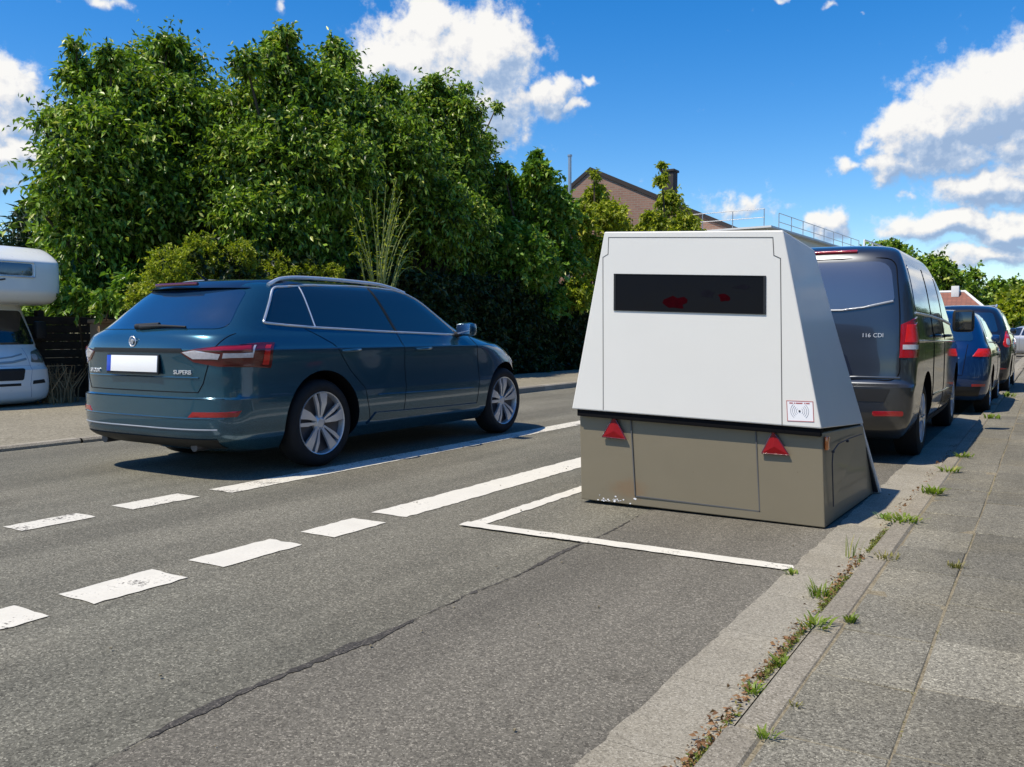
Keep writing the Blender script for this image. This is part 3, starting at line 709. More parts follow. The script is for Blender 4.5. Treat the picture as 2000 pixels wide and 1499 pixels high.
def wheel(parent, og, x, y, z, Rt, Rr, sg, wid=0.2, spokes='twin', mat=None, name='wheel'):
    """sg +1: outer side faces +x"""
    def prof(P): return [(sg * a, r) for a, r in P]
    c = (x, y, z); mb = MB()
    mb.lathe_x(prof([(-wid, Rr * .5), (-wid + .01, Rr * .96), (-.05, Rr * .93), (-.06, Rr * .55), (-.06, .02)]), 40, c)
    w = mb.build(name, M['steel'], parent, True, 40, og)
    ty = MB(); Q = [(-wid, Rr * .97), (-wid - .004, Rr + .03), (-wid + .012, Rt - .012), (-wid + .035, Rt), (-.035, Rt), (-.010, Rt - .014), (.006, Rr + .05), (.004, Rr + .012), (-.008, Rr * .985)]
    ty.lathe_x(prof(Q), 64, c); ty.build('tyre', M['rubber'], w, True, 40, og)
    rm = MB(); rm.lathe_x(prof([(-.05, Rr * .92), (-.012, Rr * .945), (-.002, Rr * .96), (.002, Rr * .985), (-.008, Rr * 1.0), (-.02, Rr * 1.005)]), 64, c)
    hx = -.022
    rm.lathe_x(prof([(hx, .0001), (hx, .034), (hx - .004, .040), (hx - .02, .062), (-.06, .066)]), 32, c)
    def blade(a0, a1, b0, b1, x0, x1, th=.02):
        """from hub angles a0..a1 at small radius to rim angles b0..b1"""
        r0, r1 = .05, Rr * .955; V = []
        for (r, p, q, xx) in ((r0, a0, a1, x0), ((r0 + r1) * .55, a0 * .45 + b0 * .55, a1 * .45 + b1 * .55, x1 + .004), (r1, b0, b1, x1)):
            for ang in (p, q):
                for dx in (0, -th): V.append((c[0] + sg * (xx + dx), c[1] + r * math.cos(ang), c[2] + r * math.sin(ang)))
        Fc = []
        for i in range(2):
            k = 4 * i; Fc += [(k, k + 4, k + 6, k + 2), (k + 1, k + 3, k + 7, k + 5), (k, k + 1, k + 5, k + 4), (k + 2, k + 6, k + 7, k + 3)]
        Fc += [(0, 2, 3, 1), (8, 9, 11, 10)]; rm.add(V, Fc)
    if spokes == 'twin':
        for k in range(5):
            a = 2 * math.pi * k / 5 + 1.62
            blade(a - .42, a - .04, a - .30, a + .06, hx - .002, -.006); blade(a + .14, a + .42, a + .20, a + .315, hx - .002, -.008)
    elif spokes == 'cap':
        rm.lathe_x(prof([(-.012, .05), (-.004, Rr * .35), (-.012, Rr * .7), (-.004, Rr * .9)]), 40, c)
        for k in range(10):
            a = 2 * math.pi * k / 10; blade(a - .12, a + .12, a - .06, a + .06, .004, .002, .008)
    else:
        for k in range(7):
            a = 2 * math.pi * k / 7 + .2; blade(a - .3, a + .3, a - .13, a + .13, hx - .002, -.006)
    if spokes != 'cap':
        for k in range(5):
            a = 2 * math.pi * k / 5 + .4; p = (c[0] + sg * (hx - .006), c[1] + .05 * math.cos(a), c[2] + .05 * math.sin(a)); rm.lathe_x(prof([(-.004, .012), (.004, .010), (.004, .0001)]), 10, p)
    rm.build('rim', mat or M['alloy'], w, True, 30, og)
    return w

def estate_car():
    cx = -5.72; og = (cx, 6.2, 0.0)
    t = empty('estate_car', og, 'dark blue estate car with silver roof rails driving past on the road', 'car')
    rows = [(0.19, 4.30, 8.31, .76, .30, .7, 3.2, 2.6), (0.27, 4.10, 8.45, .83, .34, .8, 3.4, 2.6), (0.31, 4.055, 8.48, .855, .36, .85, 3.4, 2.6), (0.44, 4.035, 8.52, .880, .40, .9, 3.4, 2.5), (0.585, 4.035, 8.51, .887, .42, .9, 3.4, 2.5),
            (0.60, 4.062, 8.51, .885, .42, .9, 3.4, 2.5), (0.74, 4.058, 8.48, .880, .42, .9, 3.4, 2.5), (0.84, 4.050, 8.39, .884, .44, .95, 3.3, 2.5), (0.935, 4.038, 8.19, .894, .46, 1.0, 3.2, 2.5), (0.955, 4.040, 8.09, .878, .46, 1.0, 3.2, 2.5),
            (1.035, 4.065, 7.62, .838, .48, .85, 3.2, 2.7), (1.065, 4.10, 7.44, .815, .50, .7, 3.1, 2.8), (1.10, 4.15, 7.34, .795, .50, .6, 3.0, 2.8), (1.25, 4.31, 7.06, .722, .50, .5, 2.9, 2.8), (1.38, 4.455, 6.80, .650, .50, .42, 2.8, 2.8),
            (1.43, 4.52, 6.66, .608, .50, .40, 2.7, 2.8), (1.465, 4.66, 6.46, .535, .5, .4, 2.5, 2.6), (1.488, 4.92, 6.2, .40, .4, .4, 2.3, 2.4), (1.498, 5.25, 5.9, .20, .2, .2, 2.2, 2.2)]
    S = Stack(rows, cx, .03)
    lv = list(np.linspace(.19, .58, 14)) + [.585, .5925, .60] + list(np.linspace(.63, .93, 13)) + [.9375, .944, .95, .956] + list(np.linspace(.975, 1.10, 12)) + list(np.linspace(1.12, 1.43, 14)) + list(np.linspace(1.44, 1.498, 12))
    RW, FW = (5.11, .345), (7.85, .345)
    S.body(lv, [(RW[0], .355, .408), (FW[0], .355, .402)], [M['blue_paint'], M['gap']], 'body', t, og)
    side = lambda y, z: S.side(y, z, 1); sideL = lambda y, z: S.side(y, z, -1); rear = lambda x, z: S.rear(x, z); front = lambda x, z: S.front(x, z)
    ox, orr, of = (1, 0, .25), (0, -1, .3), (0, 1, .3)
    win = {'quarter': [(4.60, 1.128), (5.085, 1.104), (5.085, 1.418), (4.83, 1.392)], 'rear_door': [(5.115, 1.102), (6.05, 1.068), (5.93, 1.445), (5.115, 1.42)], 'front_door': [(6.10, 1.066), (7.00, 1.045), (6.58, 1.352), (6.34, 1.425), (5.97, 1.445)]}
    rad = {'quarter': [.06, .01, .01, .1], 'rear_door': [.01, .01, .01, .01], 'front_door': [.01, .03, .03, .05, .01]}
    for sg, fn, o in ((1, side, ox), (-1, sideL, (-1, 0, .25))):
        for k, P in win.items(): patch(fn, round_poly(P, rad[k]), .0025, o, 'side_window', M['glass'], t, og)
        trim = [(4.585, 1.13), (4.80, 1.113), (5.10, 1.097), (6.05, 1.062), (7.03, 1.036), (6.60, 1.368), (6.36, 1.441), (5.9, 1.458), (5.2, 1.437), (4.93, 1.412), (4.82, 1.405)]
        seam(fn, round_poly(trim, [.02, .05, .05, .1, .03, .2, .2, .2, .2, .1, .06]), o, 'window_trim', M['satin'], t, og, .0095, .002, True, 3)
        seam(fn, [(5.10, 1.10), (5.10, 1.425)], o, 'window_bar', M['satin'], t, og, .006, .003)
        seam(fn, [(6.07, 1.066), (5.955, 1.44)], o, 'pillar_cover', M['plastic'], t, og, .012, .0)
        # doors: shut lines, handles, crease, sill trim
        seam(fn, [(4.98, 1.09), (5.22, .97), (5.42, .74), (5.58, .60), (5.66, .33)], o, 'door_gap', M['gap'], t, og, .003)
        seam(fn, [(6.06, 1.06), (6.10, .9), (6.12, .6), (6.10, .33)], o, 'door_gap', M['gap'], t, og, .003)
        seam(fn, [(7.22, 1.02), (7.27, .85), (7.30, .6), (7.27, .33)], o, 'door_gap', M['gap'], t, og, .003)
        for hy in (5.40, 6.36):
            P = [fn(hy + .10 * k, .915 + .004 * k) + Vector((sg * d, 0, 0)) for k, d in ((-1, .004), (-.8, .03), (0, .036), (.8, .03), (1, .004))]
            MB().tube(P, [.010, .013, .014, .013, .010], 8).build('door_handle', M['blue_paint'], t, True, 60, og)
        P = [(5.63, .30), (7.36, .285), (7.28, .36), (5.72, .385)]
        patch(fn, P, .012, o, 'sill_trim', M['blue_paint'], t, og, 5, 20)
        seam(fn, [(5.74, .535), (7.20, .515)], o, 'door_crease', M['blue_paint'], t, og, .006)
        # roof rail with its two feet
        rl = [S.side(4.80, 1.432, sg) + Vector((0, 0, -.005)), S.side(4.97, 1.462, sg) + Vector((0, 0, .018)), S.side(5.2, 1.475, sg) + Vector((0, 0, .028)), S.side(5.5, 1.476, sg) + Vector((0, 0, .032)), S.side(6.08, 1.470, sg) + Vector((0, 0, .026)), S.side(6.32, 1.452, sg) + Vector((0, 0, .010)), S.side(6.46, 1.43, sg) + Vector((0, 0, -.005))]
        ts = np.linspace(0, 6, 40); arr = np.array([[*p] for p in rl]); cv = [[pchip(range(7), arr[:, k], q) for k in range(3)] for q in ts]
        for p in cv: p[0] += sg * .025
        MB().tube(cv, .016, 8).build('roof_rail', M['satin'], t, True, 60, og)
        # mirror
        mb = MB(); mb.box(S.side(6.98, 1.07, sg) + Vector((sg * .13, .03, .02)), (.19, .12, .13), None, .045)
        mi = mb.build('wing_mirror', M['blue_paint'], t, True, 50, og)
        MB().box(S.side(6.98, 1.07, sg) + Vector((sg * .135, -.031, .022)), (.15, .006, .095), None, .002).build('mirror_glass', M['chrome'], mi, True, 40, og)
        MB().tube([S.side(6.95, 1.04, sg), S.side(6.97, 1.05, sg) + Vector((sg * .09, .03, .0))], [.03, .02], 8).build('mirror_arm', M['plastic'], mi, True, 50, og)
        for (wy, wz) in (RW, FW): wheel(t, og, S.side(wy, .5, sg).x - sg * .028, wy, wz, .345, .252, sg)
        # tail light wrapping round the corner: dark rear lobe, clear band, red end
        def wrap(u, v, sg=sg):
            """u is the distance along the outline from the rear centre line"""
            h = S.half(v, 60, 8, 4); d = 0
            for (x0, y0), (x1, y1) in zip(h[:-1], h[1:]):
                l = math.hypot(x1 - x0, y1 - y0)
                if d + l >= u: k = (u - d) / l; return Vector((cx + sg * (x0 + (x1 - x0) * k), y0 + (y1 - y0) * k, v))
                d += l
            return Vector((cx + sg * h[-1][0], h[-1][1], v))
        oo = (sg * .7, -.7, .2)
        LP = [(.50, .918), (.60, .850), (.78, .818), (1.19, .800), (1.20, .82), (1.23, .982), (1.12, .986), (.80, .962), (.62, .942)]
        tl = patch(wrap, LP, .006, oo, 'tail_light', M['red_dark'], t, og, 16, 30)
        patch(wrap, [(.515, .918), (.60, .872), (.78, .868), (.80, .905), (.62, .932)], .009, oo, 'clear_lens', M['clear_lens'], tl, og, 6, 16)
        patch(wrap, [(.81, .876), (1.03, .880), (1.06, .965), (1.04, .965), (1.03, .915), (.82, .912)], .009, oo, 'clear_lens', M['clear_lens'], tl, og, 8, 16)
        patch(wrap, [(.64, .932), (1.02, .928), (1.02, .965), (.80, .956)], .0085, oo, 'red_lens', M['red_lens'], tl, og, 5, 16)
        patch(wrap, [(1.11, .825), (1.17, .825), (1.20, .965), (1.15, .965)], .009, oo, 'red_lens', M['red_bright'], tl, og, 8, 6)
        patch(wrap, [(.56, .458), (.92, .462), (.955, .505), (.60, .498)], .004, oo, 'rear_reflector', M['red_lens'], t, og, 4, 20)
    # rear window, spoiler, brake light, wiper
    rg = round_poly([(cx - .70, 1.082), (cx + .70, 1.082), (cx + .565, 1.375), (cx - .565, 1.375)], [.06, .06, .04, .04])
    patch(rear, rg, .004, orr, 'rear_window', M['glass_blue'], t, og, 18, 30)
    sp = MB(); N = 21; V = []
    for i in range(N):
        x = cx + (i / (N - 1) - .5) * 1.22; p = S.rear(x, 1.40); q = S.rear(x, 1.448); k = 1 - abs(i / (N - 1) - .5) * 2; dy = -.10 * (k ** .35)
        V += [p + Vector((0, dy * .75, -.006)), q + Vector((0, dy, -.004)), q + Vector((0, .12, .020 if k > .1 else .004)), p + Vector((0, .05, -.005))]
    Fc = [(4 * i + a, 4 * i + (a + 1) % 4, 4 * i + 4 + (a + 1) % 4, 4 * i + 4 + a) for i in range(N - 1) for a in range(4)] + [(0, 1, 2, 3), (4 * N - 1, 4 * N - 2, 4 * N - 3, 4 * N - 4)]
    spo = sp.add(V, Fc).build('spoiler', M['black_paint'], t, True, 40, og)
    bl = MB(); P = [S.rear(cx + u, 1.424) + Vector((0, -.094, .0)) for u in np.linspace(-.24, .24, 12)]; bl.tube(P, .014, 8); bl.build('brake_light', M['red_dark'], spo, True, 60, og)
    wp = MB(); a = S.rear(cx - .02, 1.095); wp.tube([a + Vector((0, -.02, 0)), S.rear(cx + .20, 1.105) + Vector((0, -.028, 0)), S.rear(cx + .44, 1.098) + Vector((0, -.022, 0))], [.022, .012, .007], 8)
    wp.tube([S.rear(cx - .08, 1.100) + Vector((0, -.02, 0)), S.rear(cx + .16, 1.118) + Vector((0, -.025, 0))], [.024, .014], 8)
    wp.build('rear_wiper', M['plastic'], t, True, 60, og)
    # tailgate: shut lines, black strip over the plate, lower recess
    seam(rear, [(cx - .775, 1.05), (cx - .72, .90), (cx - .66, .70), (cx - .62, .635), (cx + .62, .635), (cx + .66, .70), (cx + .72, .90), (cx + .775, 1.05)], orr, 'tailgate_gap', M['gap'], t, og, .0035, 0, False, 12)
    patch(rear, [(cx - .52, .915), (cx + .52, .915), (cx + .50, .945), (cx - .50, .945)], .004, orr, 'tailgate_strip', M['plastic'], t, og, 4, 30)
    seam(rear, [(cx - .63, .738), (cx + .63, .738)], orr, 'tailgate_crease', M['blue_paint'], t, og, .007, .0, False, 20)
    seam(rear, [(cx - .80, .588), (cx + .80, .588)], orr, 'bumper_gap', M['gap'], t, og, .003, .0, False, 20)
    seam(rear, [(cx - .80, .452), (cx + .80, .452)], orr, 'bumper_crease', M['blue_paint'], t, og, .006, .0, False, 20)
    seam(rear, [(cx - .76, .372), (cx + .76, .372)], orr, 'bumper_trim', M['bar_grey'], t, og, .006, .0, False, 20)
    patch(rear, [(cx - .70, .23), (cx + .70, .23), (cx + .74, .305), (cx - .74, .305)], .006, orr, 'bumper_diffuser', M['plastic'], t, og, 5, 24)
    # plate (blank in the photo), emblem, lettering
    pl = MB(); pc = S.rear(cx - .005, .828); T = Matrix.Rotation(R(-4), 3, 'X').to_4x4()
    pl.box(pc + Vector((0, -.014, 0)), (.60, .012, .145), T, .004); po = pl.build('licence_plate_holder', M['plastic'], t, True, 40, og)
    MB().box(pc + Vector((.022, -.022, .004)), (.535, .006, .118), T, .002).build('licence_plate', M['plate_white'], po, True, 40, og)
    MB().box(pc + Vector((-.270, -.022, .004)), (.048, .0062, .118), T, .002).build('country_band', M['plate_blue'], po, True, 40, og)
    ec = S.rear(cx - .005, .992) + Vector((0, -.008, 0)); ring = [ec + Vector((.036 * math.cos(q), 0, .036 * math.sin(q))) for q in np.linspace(0, 2 * math.pi, 25)]
    em = MB().tube(ring, .005, 6); em.build('emblem', M['letter'], t, True, 60, og); e2 = MB()
    for k in range(3):
        e2.tube([ec + Vector((-.020 + .012 * k, -.004, -.018)), ec + Vector((-.010 + .012 * k, -.004, .010)), ec + Vector((.006 + .010 * k, -.004, .022 - .006 * k))], [.004, .006, .002], 6)
    e2.build('emblem_wing', M['letter'], bpy.data.objects['emblem'], True, 60, og)
    for s_, x_, z_ in (('SKODA', cx - .52, .772), ('SUPERB', cx + .50, .775)):
        p = S.rear(x_, z_); a = S.rear(x_ - .06, z_); b = S.rear(x_ + .06, z_)
        text_mesh('badge_lettering', s_, .042, M['letter'], t, p + Vector((0, -.004, 0)), b - a, (0, -.02, 1), .003, og, 1.15)
    # windscreen, head lights, aerial
    patch(front, round_poly([(cx - .66, 1.10), (cx + .66, 1.10), (cx + .52, 1.40), (cx - .52, 1.40)], .05), .003, of, 'windscreen', M['glass'], t, og, 14, 26)
    for sg in (-1, 1):
        patch(front, [(cx + sg * .42, .72), (cx + sg * .78, .74), (cx + sg * .80, .82), (cx + sg * .46, .78)], .006, of, 'headlight', M['clear_lens'], t, og, 6, 12)
    patch(front, [(cx - .36, .56), (cx + .36, .56), (cx + .38, .76), (cx - .38, .76)], .006, of, 'grille', M['plastic'], t, og, 6, 12)
    MB().tube([(cx, 4.72, 1.465), (cx, 4.62, 1.53)], [.012, .003], 6).build('aerial', M['plastic'], t, True, 50, og)
    for x in (cx - .55, cx + .5): MB().tube([(x, 4.6, .245), (x, 4.16, .235)], .035, 12).build('exhaust', M['steel'], t, True, 50, og)
estate_car()

def panel_van():
    cx = -1.745; og = (cx, 9.6, 0.0)
    t = empty('van', og, 'dark grey panel van parked at the kerb right behind the camera trailer', 'van')
    rows = [(0.20, 7.60, 11.7, .76, .15, .6, 4.5, 3), (0.30, 7.42, 11.85, .83, .18, .7, 4.5, 3), (0.42, 7.36, 11.9, .865, .20, .75, 4.5, 3), (0.63, 7.35, 11.9, .878, .20, .75, 4.5, 3), (0.655, 7.41, 11.9, .878, .20, .75, 4.5, 3),
            (0.86, 7.43, 11.8, .880, .20, .8, 4.5, 2.8), (0.98, 7.44, 11.45, .878, .20, .8, 4.3, 2.8), (1.06, 7.445, 11.1, .866, .20, .7, 4.2, 2.8), (1.20, 7.46, 10.72, .846, .2, .6, 4.0, 2.8), (1.45, 7.49, 10.25, .800, .2, .5, 3.8, 2.8),
            (1.62, 7.53, 9.92, .752, .22, .5, 3.6, 2.8), (1.70, 7.57, 9.74, .715, .22, .5, 3.4, 2.8), (1.75, 7.64, 9.6, .66, .25, .5, 3.0, 2.6), (1.785, 7.80, 9.35, .52, .3, .4, 2.6, 2.4), (1.80, 8.1, 9.0, .30, .3, .3, 2.2, 2.2)]
    S = Stack(rows, cx, .02)
    lv = list(np.linspace(.20, .63, 12)) + [.64, .65, .66] + list(np.linspace(.69, 1.06, 12)) + list(np.linspace(1.09, 1.70, 18)) + list(np.linspace(1.71, 1.80, 14))
    RW, FW = (8.27, .325), (11.05, .325)
    S.body(lv, [(RW[0], .335, .395), (FW[0], .335, .395)], [M['van_paint'], M['gap']], 'body', t, og)
    rear = lambda x, z: S.rear(x, z); front = lambda x, z: S.front(x, z); orr, of = (0, -1, .15), (0, 1, .3)
    # the painted-over rear window, tailgate lines, bright bar, plate recess
    patch(rear, round_poly([(cx - .66, 1.245), (cx + .36, 1.245), (cx + .70, 1.31), (cx + .655, 1.625), (cx - .655, 1.625), (cx - .70, 1.31)], [.1, .2, .03, .12, .12, .03]), .006, orr, 'rear_window', M['van_glass'], t, og, 20, 30)
    seam(rear, [(cx - .68, 1.285), (cx - .34, 1.238), (cx + .32, 1.238), (cx + .48, 1.258), (cx + .69, 1.305)], orr, 'window_bar', M['bar_grey'], t, og, .010, .004)
    seam(rear, round_poly([(cx - .74, 1.25), (cx - .69, 1.655), (cx + .69, 1.655), (cx + .74, 1.25), (cx + .76, .68), (cx - .76, .68)], .1), orr, 'tailgate_gap', M['gap'], t, og, .005, 0, True, 4)
    patch(rear, round_poly([(cx - .42, .715), (cx + .42, .715), (cx + .36, .885), (cx - .36, .885)], .03), .004, orr, 'plate_recess', M['black_paint'], t, og, 6, 20)
    seam(rear, [(cx - .62, 1.02), (cx - .3, 1.00), (cx + .3, 1.00)], orr, 'tailgate_crease', M['van_paint'], t, og, .01, 0)
    seam(rear, [(cx - .76, .70), (cx + .76, .70)], orr, 'tailgate_crease', M['van_paint'], t, og, .012, 0)
    patch(rear, [(cx - .66, .515), (cx + .66, .515), (cx + .70, .615), (cx - .70, .615)], .004, orr, 'bumper_step', M['plastic'], t, og, 5, 24)
    bl = MB().tube([S.rear(cx + u, 1.712) + Vector((0, -.006, .004)) for u in np.linspace(-.02, .40, 10)], .015, 8); bl.build('brake_light', M['red_lens'], t, True, 60, og)
    MB().tube([S.rear(cx + u, .92) + Vector((0, -.014, 0)) for u in np.linspace(-.2, .2, 6)], .016, 8).build('tailgate_handle', M['satin'], t, True, 60, og)
    for w_, u_ in (('116', .505), ('CDI', .595)):
        p = S.rear(cx + u_, 1.035); text_mesh('badge_lettering', w_, .046, M['letter'], t, p + Vector((0, -.004, 0)), (1, .03, 0), (0, .02, 1), .003, og, 1.0)
    for sg in (1, -1):
        fn = (lambda y, z, sg=sg: S.side(y, z, sg)); o = (sg, 0, .2)
        def wrap(u, v, sg=sg):
            h = S.half(v, 60, 8, 4); d = 0
            for (x0, y0), (x1, y1) in zip(h[:-1], h[1:]):
                l = math.hypot(x1 - x0, y1 - y0)
                if d + l >= u: k = (u - d) / l; return Vector((cx + sg * (x0 + (x1 - x0) * k), y0 + (y1 - y0) * k, v))
                d += l
            return Vector((cx + sg * h[-1][0], h[-1][1], v))
        oo = (sg * .7, -.7, 0)
        tl = patch(wrap, [(.755, .86), (.965, .86), (1.02, 1.185), (.86, 1.165), (.76, 1.12)], .008, oo, 'tail_light', M['red_lens'], t, og, 14, 16)
        patch(wrap, [(.775, .925), (.92, .925), (.92, .962), (.775, .962)], .011, oo, 'clear_lens', M['clear_lens'], tl, og, 4, 8)
        patch(wrap, [(.79, .98), (.94, .98), (.955, 1.14), (.80, 1.12)], .011, oo, 'red_lens', M['red_bright'], tl, og, 6, 8)
        patch(wrap, round_poly([(.58, .40), (.80, .405), (.80, .445), (.58, .44)], .015), .005, oo, 'rear_reflector', M['red_lens'], t, og, 4, 10)
        for P in ([(7.70, 1.235), (8.60, 1.225), (8.56, 1.60), (7.74, 1.61)], [(8.68, 1.225), (9.50, 1.20), (9.36, 1.60), (8.64, 1.60)], [(9.58, 1.20), (10.48, 1.16), (9.98, 1.50), (9.78, 1.60), (9.45, 1.60)]):
            patch(fn, round_poly(P, .05), .004, o, 'side_window', M['glass'], t, og, 12, 16)
        seam(fn, [(7.66, 1.215), (8.6, 1.205), (9.5, 1.185), (10.5, 1.14)], o, 'window_trim', M['satin'], t, og, .010, .002)
        for yy in (8.66, 9.56): seam(fn, [(yy, 1.62), (yy, 1.2), (yy + .02, .3)], o, 'door_gap', M['gap'], t, og, .005)
        seam(fn, [(7.62, .99), (10.6, .97)], o, 'body_crease', M['van_paint'], t, og, .012, 0)
        seam(fn, [(8.75, .50), (10.6, .49)], o, 'body_crease', M['van_paint'], t, og, .010, 0)
        patch(fn, [(8.72, .22), (10.58, .22), (10.58, .30), (8.72, .30)], .010, o, 'sill_trim', M['plastic'], t, og, 4, 16)
        for hy in (8.85, 9.75):
            MB().tube([fn(hy + .11 * k, 1.03) + Vector((sg * d, 0, 0)) for k, d in ((-1, .0), (-.8, .035), (.8, .035), (1, .0))], .014, 8).build('door_handle', M['van_paint'], t, True, 60, og)
        mb = MB(); mb.box(fn(10.1, 1.18) + Vector((sg * .15, -.02, .0)), (.20, .13, .23), None, .045); mi = mb.build('wing_mirror', M['plastic'], t, True, 50, og)
        MB().box(fn(10.1, 1.18) + Vector((sg * .155, -.087, .0)), (.15, .006, .18), None, .002).build('mirror_glass', M['glass'], mi, True, 40, og)
        for (wy, wz) in (RW, FW): wheel(t, og, fn(wy, .5).x - sg * .03, wy, wz, .325, .215, sg, .2, 'cap', M['alloy'])
        patch(front, [(cx + sg * .50, .72), (cx + sg * .80, .74), (cx + sg * .82, .88), (cx + sg * .52, .86)], .006, of, 'headlight', M['clear_lens'], t, og, 6, 10)
    patch(front, round_poly([(cx - .68, 1.14), (cx + .68, 1.14), (cx + .58, 1.64), (cx - .58, 1.64)], .06), .003, of, 'windscreen', M['glass'], t, og, 14, 20)
M['van_glass'] = paint('van_glass', (0.13, 0.15, 0.185), 0.6, 0.22, 0.08, 0.02)
panel_van()

def small_car(name, label, cx, y0, L, W, H, mat, kind='hatch', lamp='wide', rot=0.0, loc=None, rails=False):
    """a parked passenger car seen from behind; L, W, H its length, width and height"""
    og = (cx, y0 + L / 2, 0.0); w = W / 2; y1 = y0 + L; k = H / 1.45
    t = empty(name, og, label, 'car', None)
    gr = .30 * k if kind == 'hatch' else .16
    rows = [(.19, y0 + .2, y1 - .2, w * .88, .3, .6, 3, 2.6), (.30, y0 + .03, y1 - .04, w * .96, .35, .8, 3.2, 2.6), (.50 * k, y0, y1, w * .99, .38, .85, 3.2, 2.5), (.62 * k, y0 + .01, y1 - .02, w, .4, .85, 3.2, 2.5), (.82 * k, y0 + .03, y1 - .12, w * .995, .42, .9, 3.1, 2.5),
            (.90 * k, y0 + .05, y1 - .45, w * .97, .42, .9, 3, 2.5), (.97 * k, y0 + .09, y1 - 1.0, w * .93, .44, .7, 3, 2.6), (1.15 * k, y0 + .09 + gr * .55, y1 - 1.32, w * .85, .42, .6, 2.9, 2.6), (1.34 * k, y0 + .1 + gr * 1.1, y1 - 1.65, w * .74, .42, .6, 2.8, 2.6),
            (1.40 * k, y0 + .2 + gr * 1.2, y1 - 1.8, w * .66, .42, .6, 2.6, 2.5), (1.44 * k, y0 + .45 + gr, y1 - 2.05, w * .42, .4, .4, 2.3, 2.3), (1.45 * k, y0 + .9 + gr, y1 - 2.3, w * .2, .15, .2, 2.2, 2.2)]
    S = Stack(rows, cx, .03); lv = list(np.linspace(.19, .86 * k, 18)) + list(np.linspace(.89 * k, 1.40 * k, 20)) + list(np.linspace(1.405 * k, 1.45 * k, 8))
    r = .30 * k ** .5; RWy, FWy = y0 + .78, y1 - .82
    S.body(lv, [(RWy, r + .01, r + .055), (FWy, r + .01, r + .055)], [mat, M['gap']], 'body', t, og)
    rear = lambda x, z: S.rear(x, z); front = lambda x, z: S.front(x, z); orr, of = (0, -1, .3), (0, 1, .3)
    patch(rear, round_poly([(cx - w * .74, 1.0 * k), (cx + w * .74, 1.0 * k), (cx + w * .62, 1.31 * k), (cx - w * .62, 1.31 * k)], .06), .004, orr, 'rear_window', M['glass_blue'], t, og, 12, 20)
    patch(front, round_poly([(cx - w * .78, 1.0 * k), (cx + w * .78, 1.0 * k), (cx + w * .62, 1.34 * k), (cx - w * .62, 1.34 * k)], .05), .004, of, 'windscreen', M['glass'], t, og, 12, 20)
    seam(rear, [(cx - w * .66, .96 * k), (cx - w * .6, .55 * k), (cx + w * .6, .55 * k), (cx + w * .66, .96 * k)], orr, 'tailgate_gap', M['gap'], t, og, .004)
    patch(rear, [(cx - .28, .64 * k), (cx + .28, .64 * k), (cx + .28, .72 * k), (cx - .28, .72 * k)], .006, orr, 'licence_plate', M['plate_white'], t, og, 4, 8)
    seam(rear, [(cx - w * .55, .775 * k), (cx + w * .55, .775 * k)], orr, 'tailgate_trim', M['chrome'], t, og, .008, .003)
    patch(rear, [(cx - w * .82, .26), (cx + w * .82, .26), (cx + w * .86, .38), (cx - w * .86, .38)], .005, orr, 'bumper_trim', M['plastic'], t, og, 4, 16)
    for sg in (1, -1):
        fn = (lambda y, z, sg=sg: S.side(y, z, sg)); o = (sg, 0, .2)
        def wrap(u, v, sg=sg):
            h = S.half(v, 50, 8, 4); d = 0
            for (x0, y0_), (x1, y1_) in zip(h[:-1], h[1:]):
                l = math.hypot(x1 - x0, y1_ - y0_)
                if d + l >= u: q = (u - d) / l; return Vector((cx + sg * (x0 + (x1 - x0) * q), y0_ + (y1_ - y0_) * q, v))
                d += l
            return Vector((cx + sg * h[-1][0], h[-1][1], v))
        oo = (sg * .7, -.7, .1); e = w * 1.12
        if lamp == 'wide': P = [(e - .30, .80 * k), (e - .02, .78 * k), (e + .06, .90 * k), (e - .22, .91 * k)]
        elif lamp == 'round': P = round_poly([(e - .24, .76 * k), (e + .02, .76 * k), (e + .06, 1.02 * k), (e - .12, 1.02 * k)], .12)
        else: P = [(e - .2, .7 * k), (e, .7 * k), (e + .02, .9 * k), (e - .18, .9 * k)]
        tl = patch(wrap, P, .008, oo, 'tail_light', M['red_bright'], t, og, 10, 14)
        if lamp == 'round': patch(wrap, round_poly([(e - .15, .80 * k), (e - .06, .80 * k), (e - .06, .90 * k), (e - .15, .90 * k)], .04), .011, oo, 'clear_lens', M['clear_lens'], tl, og, 5, 6)
        patch(wrap, [(e - .30, .40 * k), (e - .12, .40 * k), (e - .12, .45 * k), (e - .30, .45 * k)], .006, oo, 'rear_reflector', M['red_lens'], t, og, 4, 6)
        ya, yb = y0 + .62 + gr * .3, y1 - 1.16
        for P in ([(ya, 1.0 * k), (y0 + L * .46, .985 * k), (y0 + L * .44, 1.34 * k), (ya + .22, 1.30 * k)], [(y0 + L * .475, .985 * k), (yb, .98 * k), (yb - .52, 1.32 * k), (y0 + L * .455, 1.34 * k)]):
            patch(fn, round_poly(P, .05), .003, o, 'side_window', M['glass'], t, og, 10, 12)
        seam(fn, [(ya - .02, .985 * k), (yb + .02, .965 * k)], o, 'window_trim', M['satin'], t, og, .008, .002)
        seam(fn, [(y0 + L * .468, 1.0 * k), (y0 + L * .47, .3)], o, 'door_gap', M['gap'], t, og, .004)
        mb = MB(); mb.box(fn(yb - .1, 1.0 * k) + Vector((sg * .12, 0, .02)), (.18, .11, .12), None, .04); mb.build('wing_mirror', mat, t, True, 50, og)
        for wy in (RWy, FWy): wheel(t, og, fn(wy, .5).x - sg * .025, wy, r, r, r * .68, sg, .18, 'star')
        patch(front, [(cx + sg * w * .5, .66 * k), (cx + sg * w * .86, .68 * k), (cx + sg * w * .88, .78 * k), (cx + sg * w * .55, .75 * k)], .006, of, 'headlight', M['clear_lens'], t, og, 6, 10)
